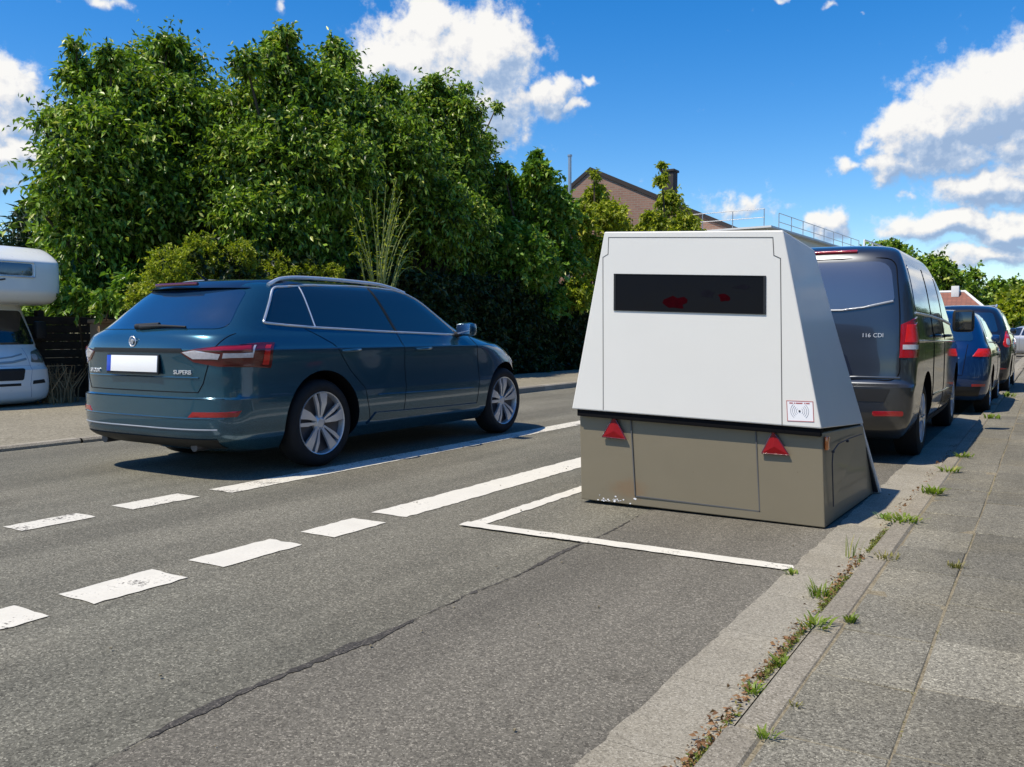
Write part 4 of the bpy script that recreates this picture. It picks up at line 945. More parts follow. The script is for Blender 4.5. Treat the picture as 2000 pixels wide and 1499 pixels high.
        if rails: MB().tube([S.side(y0 + q, 1.40 * k, sg) + Vector((0, 0, d)) for q, d in ((.75, 0), (.95, .05), (1.8, .06), (2.1, .04), (2.3, 0))], .016, 8).build('roof_rail', M['satin'], t, True, 60, og)
    patch(front, [(cx - w * .4, .5 * k), (cx + w * .4, .5 * k), (cx + w * .42, .66 * k), (cx - w * .42, .66 * k)], .006, of, 'grille', M['plastic'], t, og, 5, 10)
    if loc is not None: t.location = loc; t.rotation_euler = (0, 0, rot)
    return t
small_car('parked_car', 'bright blue car with wide red tail lights parked in front of the grey van', -1.40, 12.42, 3.75, 1.60, 1.38, M['bright_blue_paint'])
small_car('parked_car', 'dark off-road car with round red tail lights parked farthest along the kerb', -1.33, 16.85, 3.9, 1.62, 1.56, M['black_paint'], 'suv', 'round', rails=True)
small_car('parked_car', 'small pale car at the far end of the street below the round bush', 0, 0, 3.9, 1.7, 1.42, M['silver_paint'], 'hatch', 'small', R(68), (-0.9, 46.0, 0))

# ------------------------------------------------------------------ camper van on the drive across the road
def camper():
    t = empty('camper_van', (0, 0, 0), 'white camper van with an overcab bunk parked on the drive beside the trees', 'camper van')
    og = (0, 0, 0); o = (0, -1, .2)
    rows = [(.03, .16, 4.9, .76, .3, .1, 3.2, 6), (.10, .04, 5.0, .84, .30, .1, 3.6, 6), (.30, .0, 5.0, .872, .30, .1, 3.2, 6), (.50, .0, 5.0, .875, .36, .1, 3.2, 6), (.54, .05, 5.0, .872, .36, .1, 3.2, 6), (.66, .10, 5.0, .868, .38, .1, 3.1, 6), (.80, .22, 5.0, .855, .4, .1, 3, 6),
            (.86, .30, 5.0, .85, .3, .1, 3.4, 6), (1.0, .38, 5.0, .845, .3, .1, 3.4, 6), (1.30, .56, 5.0, .835, .3, .1, 3.4, 6), (1.44, .64, 5.0, .83, .3, .1, 3.4, 6)]
    S = Stack(rows, 0.0, 0.0); S.body(list(np.linspace(.03, 1.44, 46)), [(1.0, .27, .36)], [M['motor_white'], M['gap']], 'cab', t, og, .24)
    rows2 = [(1.405, .42, 5.1, .95, .2, .1, 4, 6), (1.425, .26, 5.1, 1.01, .2, .1, 4.5, 6), (1.49, .16, 5.1, 1.05, .2, .1, 5, 6), (1.60, .10, 5.1, 1.065, .2, .1, 5, 6), (1.80, .10, 5.1, 1.07, .2, .1, 5, 6), (2.0, .11, 5.1, 1.07, .2, .1, 5, 6), (2.04, .15, 5.1, 1.07, .2, .1, 5, 6), (2.19, .42, 5.1, 1.065, .2, .1, 5, 6), (2.23, .54, 5.1, 1.05, .2, .1, 5, 6), (2.25, .75, 5.1, 1.02, .3, .1, 4, 6), (2.265, 1.2, 5.1, .94, .4, .1, 4, 6)]
    S2 = Stack(rows2, 0.0, 0.0); S2.body(list(np.linspace(1.405, 1.44, 6)) + list(np.linspace(1.46, 2.265, 40)), [], [M['motor_white'], M['gap']], 'overcab_bunk', t, og)
    MB().box((0, 3.1, .74), (2.02, 3.8, 1.34), None, .04).build('living_body', M['motor_white'], t, True, 40, og)
    f = lambda x, z: S.rear(x, z); f2 = lambda x, z: S2.rear(x, z)
    patch(f, round_poly([(-.78, .845), (.78, .845), (.725, 1.325), (-.725, 1.325)], .05), .004, o, 'windscreen', M['glass'], t, og, 12, 24)
    w = patch(f2, round_poly([(-.62, 1.80), (.62, 1.80), (.62, 1.965), (-.62, 1.965)], .03), .004, o, 'bunk_window', M['glass_blue'], t, og, 8, 20)
    seam(f2, round_poly([(-.65, 1.78), (.65, 1.78), (.65, 1.985), (-.65, 1.985)], .03), o, 'window_frame', M['satin'], w, og, .012, .004, True, 3)
    seam(f2, [(-.06, 1.73), (.05, 1.745), (.16, 1.725), (.24, 1.74)], o, 'bunk_decal', M['ink'], t, og, .012, .0)
    for sg in (-1, 1):
        hl = patch(f, round_poly([(sg * .56, .60), (sg * .80, .585), (sg * .835, .79), (sg * .62, .745)], .03), .006, o, 'headlight', M['lamp_glass'], t, og, 8, 12)
        patch(f, round_poly([(sg * .60, .63), (sg * .69, .63), (sg * .69, .71), (sg * .60, .71)], .03), .009, o, 'lamp_reflector', M['clear_lens'], hl, og, 5, 6)
        patch(f, round_poly([(sg * .53, .30), (sg * .74, .31), (sg * .72, .36), (sg * .54, .35)], .01), .004, o, 'fog_lamp', M['plastic'], t, og, 4, 8)
        seam(f, [(sg * .52, .80), (sg * .54, .56), (sg * .50, .30), (sg * .52, .12)], o, 'panel_gap', M['ink_grey'], t, og, .004)
        wheel(t, og, sg * .84, 1.0, .27, .27, .18, sg, .16, 'cap')
        mb = MB(); mb.box((sg * 1.0, .62, 1.05), (.16, .12, .26), None, .04); mb.build('wing_mirror', M['plastic'], t, True, 50, og)
    patch(f, round_poly([(-.40, .36), (.40, .36), (.43, .52), (-.43, .52)], .03), .004, o, 'grille', M['plastic'], t, og, 6, 14)
    patch(f, [(-.36, .285), (.36, .285), (.36, .32), (-.36, .32)], .004, o, 'lower_grille', M['plastic'], t, og, 3, 10)
    seam(f, [(-.5, .655), (.1, .66), (.30, .68), (.46, .715)], o, 'bonnet_stripe', M['stripe_blue'], t, og, .012, .0)
    seam(f, [(-.5, .60), (.0, .595), (.30, .61), (.5, .65)], o, 'bonnet_stripe', M['stripe_blue'], t, og, .02, -.006)
    seam(f, [(-.86, .555), (.86, .555)], o, 'bumper_gap', M['ink_grey'], t, og, .004, 0)
    t.rotation_euler = (0, 0, R(90)); t.location = (-12.0, 6.38, .05)
M['lamp_glass'] = simple('lamp_glass', (.20, .22, .20), .1, .3, 1, .6, .4, 30)
M['stripe_blue'] = simple('stripe_blue', (.20, .30, .38), .35, 0, .4, .4, .1)
camper()

# ------------------------------------------------------------------ foliage
def unit(a): return a / np.maximum(np.linalg.norm(a, axis=-1, keepdims=True), 1e-9)
def leaf_mesh(name, base, dirs, length, width, mat, parent=None, origin=(0, 0, 0), fold=0.22, tone_=None, upb=0.7):
    """one folded leaf per row: base point, direction, length, width"""
    n = len(base); up = np.array([0, 0, upb]) + RNG.normal(0, .55, (n, 3)); sd = unit(np.cross(dirs, up)); nm = unit(np.cross(sd, dirs))
    L = length[:, None]; W = width[:, None]
    p0 = base; p2 = base + dirs * L - np.array([0, 0, 1]) * L * .12
    mid = base + dirs * L * .42
    p1 = mid + sd * W * .5 + nm * W * fold; p3 = mid - sd * W * .5 + nm * W * fold
    V = np.stack([p0, p1, p2, p3], 1).reshape(-1, 3) - np.asarray(origin)
    k = np.arange(n)[:, None] * 4
    Fc = np.concatenate([k + np.array([[0, 1, 2]]), k + np.array([[0, 2, 3]])], 1).reshape(-1, 3)
    me = bpy.data.meshes.new(name); me.vertices.add(len(V)); me.vertices.foreach_set('co', V.astype(np.float32).ravel())
    me.loops.add(len(Fc) * 3); me.loops.foreach_set('vertex_index', Fc.astype(np.int32).ravel())
    me.polygons.add(len(Fc)); me.polygons.foreach_set('loop_start', np.arange(len(Fc), dtype=np.int32) * 3)
    me.update(calc_edges=True); me.validate()
    r = RNG.random(n) if tone_ is None else np.clip(tone_, 0, 1)
    a = me.attributes.new('rnd', 'FLOAT', 'FACE'); a.data.foreach_set('value', np.repeat(r, 2).astype(np.float32))
    me.materials.append(mat); o = bpy.data.objects.new(name, me); COL.objects.link(o)
    if parent is not None: o.parent = parent
    else: o.location = origin
    return o
def crown(name, lobes, mat, parent, og, dens=1080, per=13, ll=.122, lw=.052, shoot=.62, droop=.55, upb=.55, flat_=1.0, rho=(.45, 1.06)):
    B, Dr, T = [], [], []
    for (c, r) in lobes:
        sl = shoot * min(max(r / .6, .4), 1.0); r0 = r; r = max(r - .66 * sl, .3 * r); n = max(int(dens * r0 * r0), 14)
        u = unit(RNG.normal(0, 1, (n, 3))); q = rho[0] + (rho[1] - rho[0]) * RNG.random(n) ** .6
        p = c + u * (r * q)[:, None] * np.array([1, 1, flat_])
        d = unit(u * .75 + np.array([0, 0, upb]) + RNG.normal(0, .45, (n, 3)))
        ln = sl * RNG.uniform(.55, 1.2, n) * np.where(RNG.random(n) < .10, 1.75, 1.0)
        tn = np.clip(RNG.normal(.5, .18, n), 0, 1)
        for k in range(per):
            s = (k + .5) / per
            b = p + d * (ln * s)[:, None] - np.array([0, 0, 1]) * (ln * s * s * .25)[:, None]
            l = unit(d * .45 + RNG.normal(0, .6, (n, 3)) - np.array([0, 0, droop]))
            B.append(b); Dr.append(l); T.append(np.clip(tn + RNG.normal(-.06, .34, n), 0, 1))
    B = np.concatenate(B); Dr = np.concatenate(Dr); T = np.concatenate(T); n = len(B)
    keep = B[:, 2] > 0.03; B, Dr, T = B[keep], Dr[keep], T[keep]; n = len(B)
    return leaf_mesh(name, B, Dr, ll * RNG.uniform(.65, 1.25, n), lw * RNG.uniform(.7, 1.25, n), mat, parent, og, tone_=T)
def lobes_x(L, X, jx=.5, cap=None):
    out = []
    for l in L:
        px, py, rp = l[:3]; XX = X + random.uniform(-jx, jx) + (l[3] if len(l) > 3 else 0)
        c = at_x(px, py, XX); d = float(np.dot(c - np.array([0, 0, CAM_H]), _fw)); out.append((c, rp * d / F_PX))
    return out
def trunk(parent, og, base, lobes, r0=.14):
    mb = MB(); base = Vector(base); top = Vector(np.mean([c for c, r in lobes], 0)); fork = base + (top - base) * .35; fork.z = max(fork.z, .7)
    mb.tube([base, base + Vector((.02, .03, .3)), fork], [r0 * 1.25, r0, r0 * .8], 10)
    for c, r in lobes:
        c = Vector(c); m = fork + (c - fork) * .5 + Vector((random.uniform(-.15, .15), random.uniform(-.15, .15), .15))
        mb.tube([fork, m, c], [r0 * .55, r0 * .32, r0 * .12], 6)
    mb.build('trunk', M['bark'], parent, True, 60, og)
def tree(name, label, L, X, mat, base=None, cat='tree', group=None, **kw):
    tk = kw.pop('trunk_r', .13); sh = kw.pop('shrink', .2); lob = lobes_x(L, X, kw.pop('jx', .7)); m = np.mean([c for c, r in lob], 0)
    og = (float(m[0]), float(m[1]), 0.0) if base is None else base
    t = empty(name, og, label, cat, group)
    trunk(t, og, og, lob, tk); crown('crown', lob, mat, t, og, **kw)
    return t
tree('cherry_tree', 'broad leafy tree rising behind the white camper van, with a lone sprig on top', [(155,165,40),(130,240,36),(330,135,66),(255,190,85),(335,235,95),(205,285,105),(405,215,52),(155,335,74),(112,385,40),(265,385,120),(390,330,105),(165,455,78),(255,500,85),(140,525,50),(395,450,90),(66,395,14),(84,240,14),(146,95,16),(150,130,16),(330,90,26),(215,120,28),(200,570,60),(120,590,40)], -13.9, M['leaf_cherry'])
tree('cherry_tree', 'tallest leafy tree with twin pointed tops behind the dark estate car', [(545,135,50),(482,130,30),(545,85,30),(560,75,18),(590,200,85),(500,230,80),(662,130,38),(655,95,20),(655,205,66),(560,310,105),(470,330,90),(650,330,95),(545,430,95),(640,440,85),(480,430,70),(600,500,70)], -12.1, M['leaf_cherry'])
tree('cherry_tree', 'leafy tree below the big white cloud, with a loose twig to its right', [(740,205,46),(800,225,48),(858,205,44),(845,170,24),(905,235,44),(928,295,42),(780,300,88),(872,320,85),(740,400,90),(850,420,85),(935,365,48),(900,440,68),(968,213,10),(905,180,14),(760,170,20),(700,250,60),(700,480,70)], -12.0, M['leaf_cherry'])
tree('background_tree', 'shaded tree standing behind the gap between the two left hand crowns', [(300,300,120),(430,330,110),(520,420,120),(200,420,110),(360,470,120),(150,500,80)], -17.5, M['leaf_cherry'], dens=420, ll=.2, lw=.1, shrink=.1)
tree('background_tree', 'shaded tree standing behind the crown below the white cloud', [(700,330,110),(800,380,120),(880,420,100),(640,440,120),(950,470,70),(760,500,110),(880,530,80),(960,550,80),(1050,560,70)], -17.5, M['leaf_cherry'], dens=420, ll=.2, lw=.1, shrink=.1)
tree('lime_tree', 'bright green young tree left of the brick gable house', [(990,372,38),(1050,345,34),(1047,308,14),(1000,430,66),(1072,420,58),(1020,510,70),(960,470,55),(1095,500,42),(1060,590,46),(985,335,16)], -11.6, M['leaf_bright'], ll=.15, lw=.09, dens=700, droop=.4, shoot=.36)
tree('birch_tree', 'yellowish slender tree in front of the brick gable', [(1162,385,26),(1160,345,11),(1132,432,38),(1190,424,36),(1150,500,48),(1212,446,22),(1128,575,36),(1195,470,28),(1120,660,36)], -11.0, M['leaf_yellow'], ll=.13, lw=.065, dens=700, shoot=.36)
tree('birch_tree', 'slender olive green tree right of the gable, with a dark tip beside the chimney', [(1293,352,13),(1292,325,8),(1306,398,26),(1276,440,30),(1335,440,30),(1258,475,34),(1292,488,50),(1354,455,20)], -10.8, M['leaf_yellow'], ll=.14, lw=.07, dens=700, shoot=.36)
tree('fir_tree', 'dark conifer tip behind the camper van roof', [(45,440,22),(38,470,32),(20,490,36),(60,490,30),(48,420,8)], -19.0, M['leaf_conifer'], ll=.3, lw=.05, per=10, dens=160, droop=.2)
# shrubs, hedges
def shrub(name, label, L, X, mat, cat='shrub', **kw):
    lob = lobes_x(L, X, kw.pop('jx', .25)); m = np.mean([c for c, r in lob], 0); og = (float(m[0]), float(m[1]), 0.03)
    t = empty(name, og, label, cat); crown('foliage', lob, mat, t, og, **kw)
    mb = MB()
    for c, r in lob: mb.tube([Vector(og) + Vector((random.uniform(-.2, .2), random.uniform(-.2, .2), 0)), Vector(c) * .5 + Vector(og) * .5, Vector(c)], [.03, .02, .008], 5)
    mb.build('stems', M['bark'], t, True, 60, og); return t
shrub('yellow_bush', 'low yellow green bush right behind the estate car roof', [(330,520,45),(400,525,48),(470,530,45),(540,535,42),(310,560,40),(600,540,34),(650,540,28),(390,485,34),(470,490,26),(280,590,40),(360,590,60),(520,600,70)], -10.7, M['leaf_yellow'], ll=.055, lw=.028, dens=1500, per=12, shoot=.25, droop=.1)
shrub('laurel_bush', 'glossy leaved bush between the camper van and the estate car', [(130,590,34),(170,560,42),(230,545,50),(215,590,26,1.9),(260,575,40),(110,600,20),(180,600,20,1.6),(150,585,26,1.2),(250,560,30,2.0),(70,590,45,-1.5),(95,640,40,-1.5)], -13.5, M['leaf_bright'], ll=.12, lw=.05, dens=700)
def hedge(name, label, x0, x1, y0, y1, z0, z1, mat, step=.55, **kw):
    lob = []
    for y in np.arange(y0, y1, step):
        for z in np.arange(z0 + .3, z1 - .2, step):
            for x in (np.arange(x0 + .3, x1, step * 1.3)): lob.append((np.array([x + random.uniform(-.1, .1), y + random.uniform(-.15, .15), z + random.uniform(-.1, .12)]), random.uniform(.36, .48)))
    og = ((x0 + x1) / 2, (y0 + y1) / 2, 0.03); t = empty(name, og, label, 'hedge'); crown('foliage', lob, mat, t, og, **kw)
    mb = MB()
    for y in np.arange(y0, y1, .4): mb.tube([(og[0] + random.uniform(-.1, .1), y, 0), (og[0] + random.uniform(-.2, .2), y + random.uniform(-.2, .2), z1 * .8)], [.03, .01], 5)
    mb.build('stems', M['bark'], t, True, 60, og); return t
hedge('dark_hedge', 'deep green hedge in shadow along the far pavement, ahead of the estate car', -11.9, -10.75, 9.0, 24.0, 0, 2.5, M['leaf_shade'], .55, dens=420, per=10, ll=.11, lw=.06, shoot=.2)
hedge('unseen_hedge', 'long unseen hedge beside the near pavement, raised to cut sky light', 2.9, 4.0, -6.0, 46.0, 0, 3.6, M['leaf_dark'], .68, dens=150, per=8, ll=.16, lw=.09, shoot=.2)  # hedge out of view, its height and dark leaves set to block sky light
# arching grassy plant between car roof and dark hedge
def fountain():
    b = at_x(738, 545, -10.2); og = (float(b[0]), float(b[1]), 0.05); t = empty('arching_shrub', og, 'sparse shrub with long arching pale stems above the front of the estate car', 'shrub')
    mb = MB(); B, D = [], []
    for i in range(30):
        tip = [(825, 492), (820, 462), (815, 520), (800, 430), (795, 400), (770, 360), (745, 370), (720, 390), (690, 400), (680, 450), (700, 430), (760, 400), (785, 380), (775, 430), (690, 500)][i % 15]
        e = Vector(at_x(tip[0] + random.uniform(-14, 14), tip[1] + random.uniform(-14, 14), -10.2 + random.uniform(-.5, .5))); s = Vector(b) + Vector((random.uniform(-.12, .12), random.uniform(-.15, .15), -1.6))
        m = s * .45 + e * .55 + Vector((0, 0, .55 + .45 * abs(e.y - s.y))); s1 = s + Vector((0, 0, 1.3))
        P = [s * (1 - q) ** 3 + s1 * 3 * q * (1 - q) ** 2 + m * 3 * q * q * (1 - q) + e * q ** 3 for q in np.linspace(0, 1, 14)]
        mb.tube(P, list(np.linspace(.014, .004, 14)), 5)
        for q in np.linspace(.45, 1, 26):
            k = min(int(q * 13), 12); p = P[k].lerp(P[k + 1], q * 13 - k); d = (P[k + 1] - P[k]).normalized(); B.append(p); D.append(d * .7 + Vector((random.gauss(0, .35), random.gauss(0, .35), random.gauss(-.05, .3))))
    mb.build('stalks', M['stalk'], t, True, 60, og); B = np.array(B); D = unit(np.array(D)); n = len(B)
    leaf_mesh('foliage', B, D, RNG.uniform(.06, .13, n), RNG.uniform(.015, .028, n), M['leaf_yellow'], t, og)
fountain()
def wood_fence():
    og = (-13.0, 8.6, 0.05); t = empty('wooden_fence', og, 'dark weathered board fence in the shade behind the camper van', 'fence'); y0, y1 = 6.2, 10.4
    for y in np.arange(y0, y1 + .1, 1.4): MB().box((-13.0, y, .72), (.10, .10, 1.36), None, .008).build('fence_post', M['darkwood'], t, True, 40, og)
    mb = MB()
    for k, z in enumerate(np.arange(.12, 1.34, .125)): mb.box((-12.93 + .008 * (k % 2), (y0 + y1) / 2, z), (.025, y1 - y0, .122), None, .004)
    mb.build('board_panel', M['darkwood'], t, True, 40, og)
wood_fence()
def stone_pillar():
    og = (-11.9, 7.90, .05); t = empty('stone_pillar', og, 'sandy stone gate pillar beside the fence, half hidden by the estate car', 'pillar')
    MB().box((-11.9, 7.90, .62), (.24, .24, 1.16), None, .015).build('shaft', M['sandstone'], t, True, 40, og)
    MB().box((-11.9, 7.90, 1.23), (.29, .29, .06), None, .015).build('cap_stone', M['sandstone'], t, True, 40, og)
stone_pillar()
def brushwood():
    og = (-12.35, 7.45, .045); V = MB()
    for _ in range(75):
        x, y = -12.35 + random.gauss(0, .10), 7.47 + random.gauss(0, .13); V.tube([(x, y, .04), (x + random.gauss(0, .05), y + random.gauss(0, .05), .25), (x + random.gauss(0, .10), y + random.gauss(0, .10), random.uniform(.35, .62))], [.012, .009, .003], 5)
    o = V.build('dry_stalks', M['drywood'], None, True, 60, og); tag(o, 'clump of dry straw coloured stalks beside the camper van wheel', 'dead plant')
brushwood()

# ------------------------------------------------------------------ houses behind
def gable_house():
    D = 33.0; A = Vector(at_d(1153, 327, D)); nx = Vector((math.cos(YAW + R(-20)), math.sin(YAW + R(-20)), 0)); ny = Vector((-nx.y, nx.x, 0))
    og = (A.x, A.y, 0.0); s = D / F_PX
    t = empty('brick_house', og, 'brick house with a steep gable and a square chimney behind the slender trees', 'house')
    el, er = -150 * s, 285 * s; zl = A.z - 118 * s; zr = A.z - 130 * s; dp = 9.0
    pl = A + nx * el; pr = A + nx * er; P = [Vector((pl.x, pl.y, 0)), Vector((pr.x, pr.y, 0)), Vector((pr.x, pr.y, zr - .12)), A + Vector((0, 0, -.15)), Vector((pl.x, pl.y, zl - .12))]
    MB().prism(P, ny * dp).build('wall', M['brick'], t, False, None, og)
    rf = MB()
    for q, z in ((pl, zl), (pr, zr)):
        e = Vector((q.x, q.y, z)); d = (e - A); e2 = e + d.normalized() * .5
        rf.prism([A - ny * .05, e2 - ny * .05, e2 - ny * .05 + Vector((0, 0, -.16)), A - ny * .05 + Vector((0, 0, -.16))], ny * (dp + .7))
    ro = rf.build('roof', M['roof_dark'], t, False, None, og)
    c = A + nx * (128 * s) + ny * 3.0; ch = MB(); ch.box((c.x, c.y, A.z - 30 * s), (.48, .48, 1.5), None, .02); ch.box((c.x, c.y, A.z - 30 * s + .78), (.58, .58, .09), None, .01)
    ch.build('chimney', M['roof_dark'], ro, True, 40, og)
    for wx, wz in ((.9, A.z - 3.3), (-.9, A.z - 3.3)):
        p = A + nx * wx; fr = MB(); fr.box((p.x - ny.x * .02, p.y - ny.y * .02, wz), (.95, .12, 1.15), Matrix.Rotation(YAW + R(-20), 4, 'Z'), .01); fw = fr.build('window', M['white_wall'], t, True, 40, og)
        MB().box((p.x - ny.x * .09, p.y - ny.y * .09, wz), (.78, .02, .98), Matrix.Rotation(YAW + R(-20), 4, 'Z'), .004).build('pane', M['glass'], fw, True, 40, og)
    f = Vector(at_d(1113, 306, D - 1.0)); fl = MB(); fl.tube([(f.x, f.y, 2.5), (f.x, f.y, f.z)], .062, 12); fl.tube([(f.x, f.y, f.z), (f.x, f.y, f.z + .06)], .085, 12); fl.build('flue_pipe', M['grey_metal'], t, True, 50, og)
gable_house()
def flat_house():
    D = 30.0; C = Vector(at_d(1497, 443, D)); a = YAW * 0 + R(-3.6)   # the long side runs almost along the street
    dn = Vector((math.sin(R(3.6)), math.cos(R(3.6)), 0)); dl = Vector((-dn.y, dn.x, 0)); og = (C.x, C.y, 0.0)
    t = empty('flat_roof_house', og, 'white flat roofed house with thin railings round its roof, behind the camera trailer', 'house')
    B = Vector((C.x, C.y, 0)); Lw, Ln = 7.0, 26.0
    MB().prism([B, B + dl * Lw, B + dl * Lw + Vector((0, 0, C.z - .06)), B + Vector((0, 0, C.z - .06))], dn * Ln).build('wall', M['white_wall'], t, False, None, og)
    E0 = B - dn * .25 - dl * .25 + Vector((0, 0, C.z - .06)); MB().prism([E0, E0 + dl * (Lw + .5), E0 + dl * (Lw + .5) + Vector((0, 0, .062)), E0 + Vector((0, 0, .062))], dn * (Ln + .5)).build('roof', M['white_wall'], t, False, None, og)
    for q in np.arange(2, Ln - 2, 4.0):
        p = B + dn * q + Vector((0, 0, 2.9)) - dl * .02; mb = MB(); mb.box(p, (.10, 1.5, 1.2), Matrix.Rotation(R(-3.6), 4, 'Z'), .01); w = mb.build('window', M['roof_dark'], t, True, 40, og)
        MB().box(p - dl * .055, (.02, 1.3, 1.0), Matrix.Rotation(R(-3.6), 4, 'Z'), .004).build('pane', M['glass'], w, True, 40, og)
    # railings: one thing each, standing on the roof
    def rail(name, lab, P0, P1, n, h, mat, rad, mids=1):
        P0, P1 = Vector(P0), Vector(P1); o2 = tuple(P0); r = empty(name, o2, lab, 'railing'); mb = MB()
        for k in range(mids + 1): z = h * (k + 1) / (mids + 1); mb.tube([P0 + Vector((0, 0, z)), P1 + Vector((0, 0, z))], rad, 6)
        mb.build('rail', mat, r, True, 60, o2)
        for k in range(n): p = P0.lerp(P1, k / (n - 1)); MB().tube([p, p + Vector((0, 0, h))], rad * 1.2, 6).build('post', mat, r, True, 60, o2)
    top = Vector((0, 0, .02)); Z = Vector((0, 0, C.z)) + B * 1.0
    rail('roof_railing', 'thin dark railing along the front edge of the white flat roof', Z - dn * .1 + dl * .05 + top, Z - dn * .1 + dl * 3.4 + top, 4, .58, M['grey_metal'], .014)
    rail('roof_railing', 'long thin railing running back along the side of the white flat roof', Z + dn * 1.6 + dl * .1 + top, Z + dn * 13.0 + dl * .1 + top, 9, .62, M['grey_metal'], .014)
    rail('roof_railing', 'pale frame like railing at the far end of the white flat roof', Z + dn * 14.0 + dl * .1 + top, Z + dn * 24.0 + dl * .1 + top, 7, .75, M['white_wall'], .035)
flat_house()
def far_house():
    D = 62.0; A = Vector(at_d(1850, 570, D)); Bq = Vector(at_d(1925, 600, D)); og = (A.x, A.y + 2, 0)
    t = empty('tiled_house', og, 'low house with a red tiled roof above the parked cars', 'house'); y = Vector((.3, 6, 0))
    P = [Vector((A.x - 3, A.y, 2.2)), Vector((Bq.x + .8, A.y, 2.2)), Vector((A.x + 1.9, A.y, A.z - .4)), Vector((A.x - 2.5, A.y, A.z))]
    MB().prism([Vector((A.x - 2.8, A.y + .3, 0)), Vector((Bq.x + .4, A.y + .3, 0)), Vector((Bq.x + .4, A.y + .3, 2.2)), Vector((A.x - 2.8, A.y + .3, 2.2))], (.3, 5, 0)).build('wall', M['brick'], t, False, None, og)
    mb = MB(); a0, a1 = Vector((A.x - 3, A.y, 2.1)), Vector((Bq.x + .8, A.y, 2.1)); r0, r1 = Vector((A.x - 3, A.y + 3, A.z + .1)), Vector((A.x + .9, A.y + 3, A.z + .1)); b0, b1 = Vector((A.x - 3, A.y + 6, 2.1)), Vector((Bq.x + .8, A.y + 6, 2.1))
    mb.add([a0, a1, r1, r0, b0, b1], [(0, 1, 2, 3), (1, 5, 2), (5, 4, 3, 2), (4, 0, 3), (0, 4, 5, 1)]); ro = mb.build('roof', M['tile_red'], t, False, None, og)
    MB().tube([r0, r1, a1], .11, 8).build('ridge_tiles', M['white_wall'], ro, True, 60, og)
    c = Vector((A.x + .3, A.y + 2.6, A.z + .1)); MB().box(c, (.5, .5, .8), None, .02).build('chimney', M['white_wall'], ro, True, 40, og)
far_house()
# ------------------------------------------------------------------ far trees at the end of the street
def far_tree(name, label, L, D, mat, **kw):
    lob = []
    for px, py, r in L: lob.append((at_d(px, py, D + random.uniform(-2, 2)), r * D / F_PX))
    m = np.mean([c for c, r in lob], 0); og = (float(m[0]), float(m[1]), 0.0); t = empty(name, og, label, 'tree', kw.pop('group', 'trees at the end of the street'))
    trunk(t, og, og, lob, .25); crown('crown', lob, mat, t, og, **kw)
kf = dict(dens=70, per=12, ll=.42, lw=.26, shoot=.9, droop=.15)
far_tree('broadleaf_tree', 'far dark tree just above the grey van roof', [(1700,507,30),(1740,497,30),(1765,522,32),(1700,552,40),(1745,562,45)], 78, M['leaf_cherry'], **kf)
far_tree('broadleaf_tree', 'far tree in the middle of the group, right of the van roof', [(1800,527,28),(1828,514,16),(1845,542,32),(1800,567,37),(1850,587,40)], 74, M['leaf_cherry'], **kf)
far_tree('broadleaf_tree', 'far tree above the red tiled roof', [(1885,567,28),(1905,542,14),(1870,602,32),(1910,597,32)], 84, M['leaf_cherry'], **kf)
far_tree('broadleaf_tree', 'far tree at the right edge behind the round bush', [(1945,572,27),(1975,567,23),(2000,582,32),(1950,612,37),(2000,622,40)], 90, M['leaf_cherry'], **kf)
far_tree('round_bush', 'rounded yellow green bush at the end of the pavement', [(1985,604,42),(1955,622,34),(2015,600,45),(1980,640,36),(1940,642,22),(2025,640,45)], 49, M['leaf_yellow'], group='bushes at the end of the street', dens=90, per=12, ll=.34, lw=.22, shoot=.5, droop=.15)
hedge('end_hedge', 'dark low hedge beneath the round bush at the end of the street', -6.0, 3.0, 53.0, 54.6, 0, 2.0, M['leaf_dark'], .9, dens=60, per=8, ll=.3, lw=.2, shoot=.3)

# ------------------------------------------------------------------ weeds, moss and litter along the kerb
def blades(name, loc, n, h, spread, w, mat, label, cat, lean=.5, broad=False, group=None):
    V, Fc, T = [], [], []
    for _ in range(n):
        a = random.uniform(0, 2 * math.pi); r = spread * random.random() ** .7; b = Vector((r * math.cos(a), r * math.sin(a), 0)); hh = h * random.uniform(.45, 1.15)
        a2 = a + random.gauss(0, .6); d = Vector((math.cos(a2), math.sin(a2), 0)) * hh * lean * random.uniform(.4, 1.5); sd = Vector((-math.sin(a2), math.cos(a2), 0)); ww = w * random.uniform(.6, 1.3)
        k = len(V); pr = (.5, 1.0, .8, .05) if broad else (1, .85, .55, .05)
        for i, q in enumerate((0, .38, .72, 1)):
            p = b + d * q ** 1.6 + Vector((0, 0, hh * (q - .28 * q * q * lean))); V += [p - sd * ww * .5 * pr[i], p + sd * ww * .5 * pr[i] + Vector((0, 0, ww * .1))]
        Fc += [(k + 2 * i, k + 2 * i + 1, k + 2 * i + 3, k + 2 * i + 2) for i in range(3)]; t = random.random(); T += [t] * 3
    me = bpy.data.meshes.new(name); me.from_pydata([tuple(v) for v in V], [], Fc); me.update(); me.materials.append(mat)
    at = me.attributes.new('rnd', 'FLOAT', 'FACE'); at.data.foreach_set('value', np.array(T, np.float32))
    o = bpy.data.objects.new(name, me); COL.objects.link(o); o.location = loc; return tag(o, label, cat, group)
G = 'weeds growing along the kerb'
def wz(px, py, z): p = at_z(px, py, z); return (float(p[0]), float(p[1]), z)
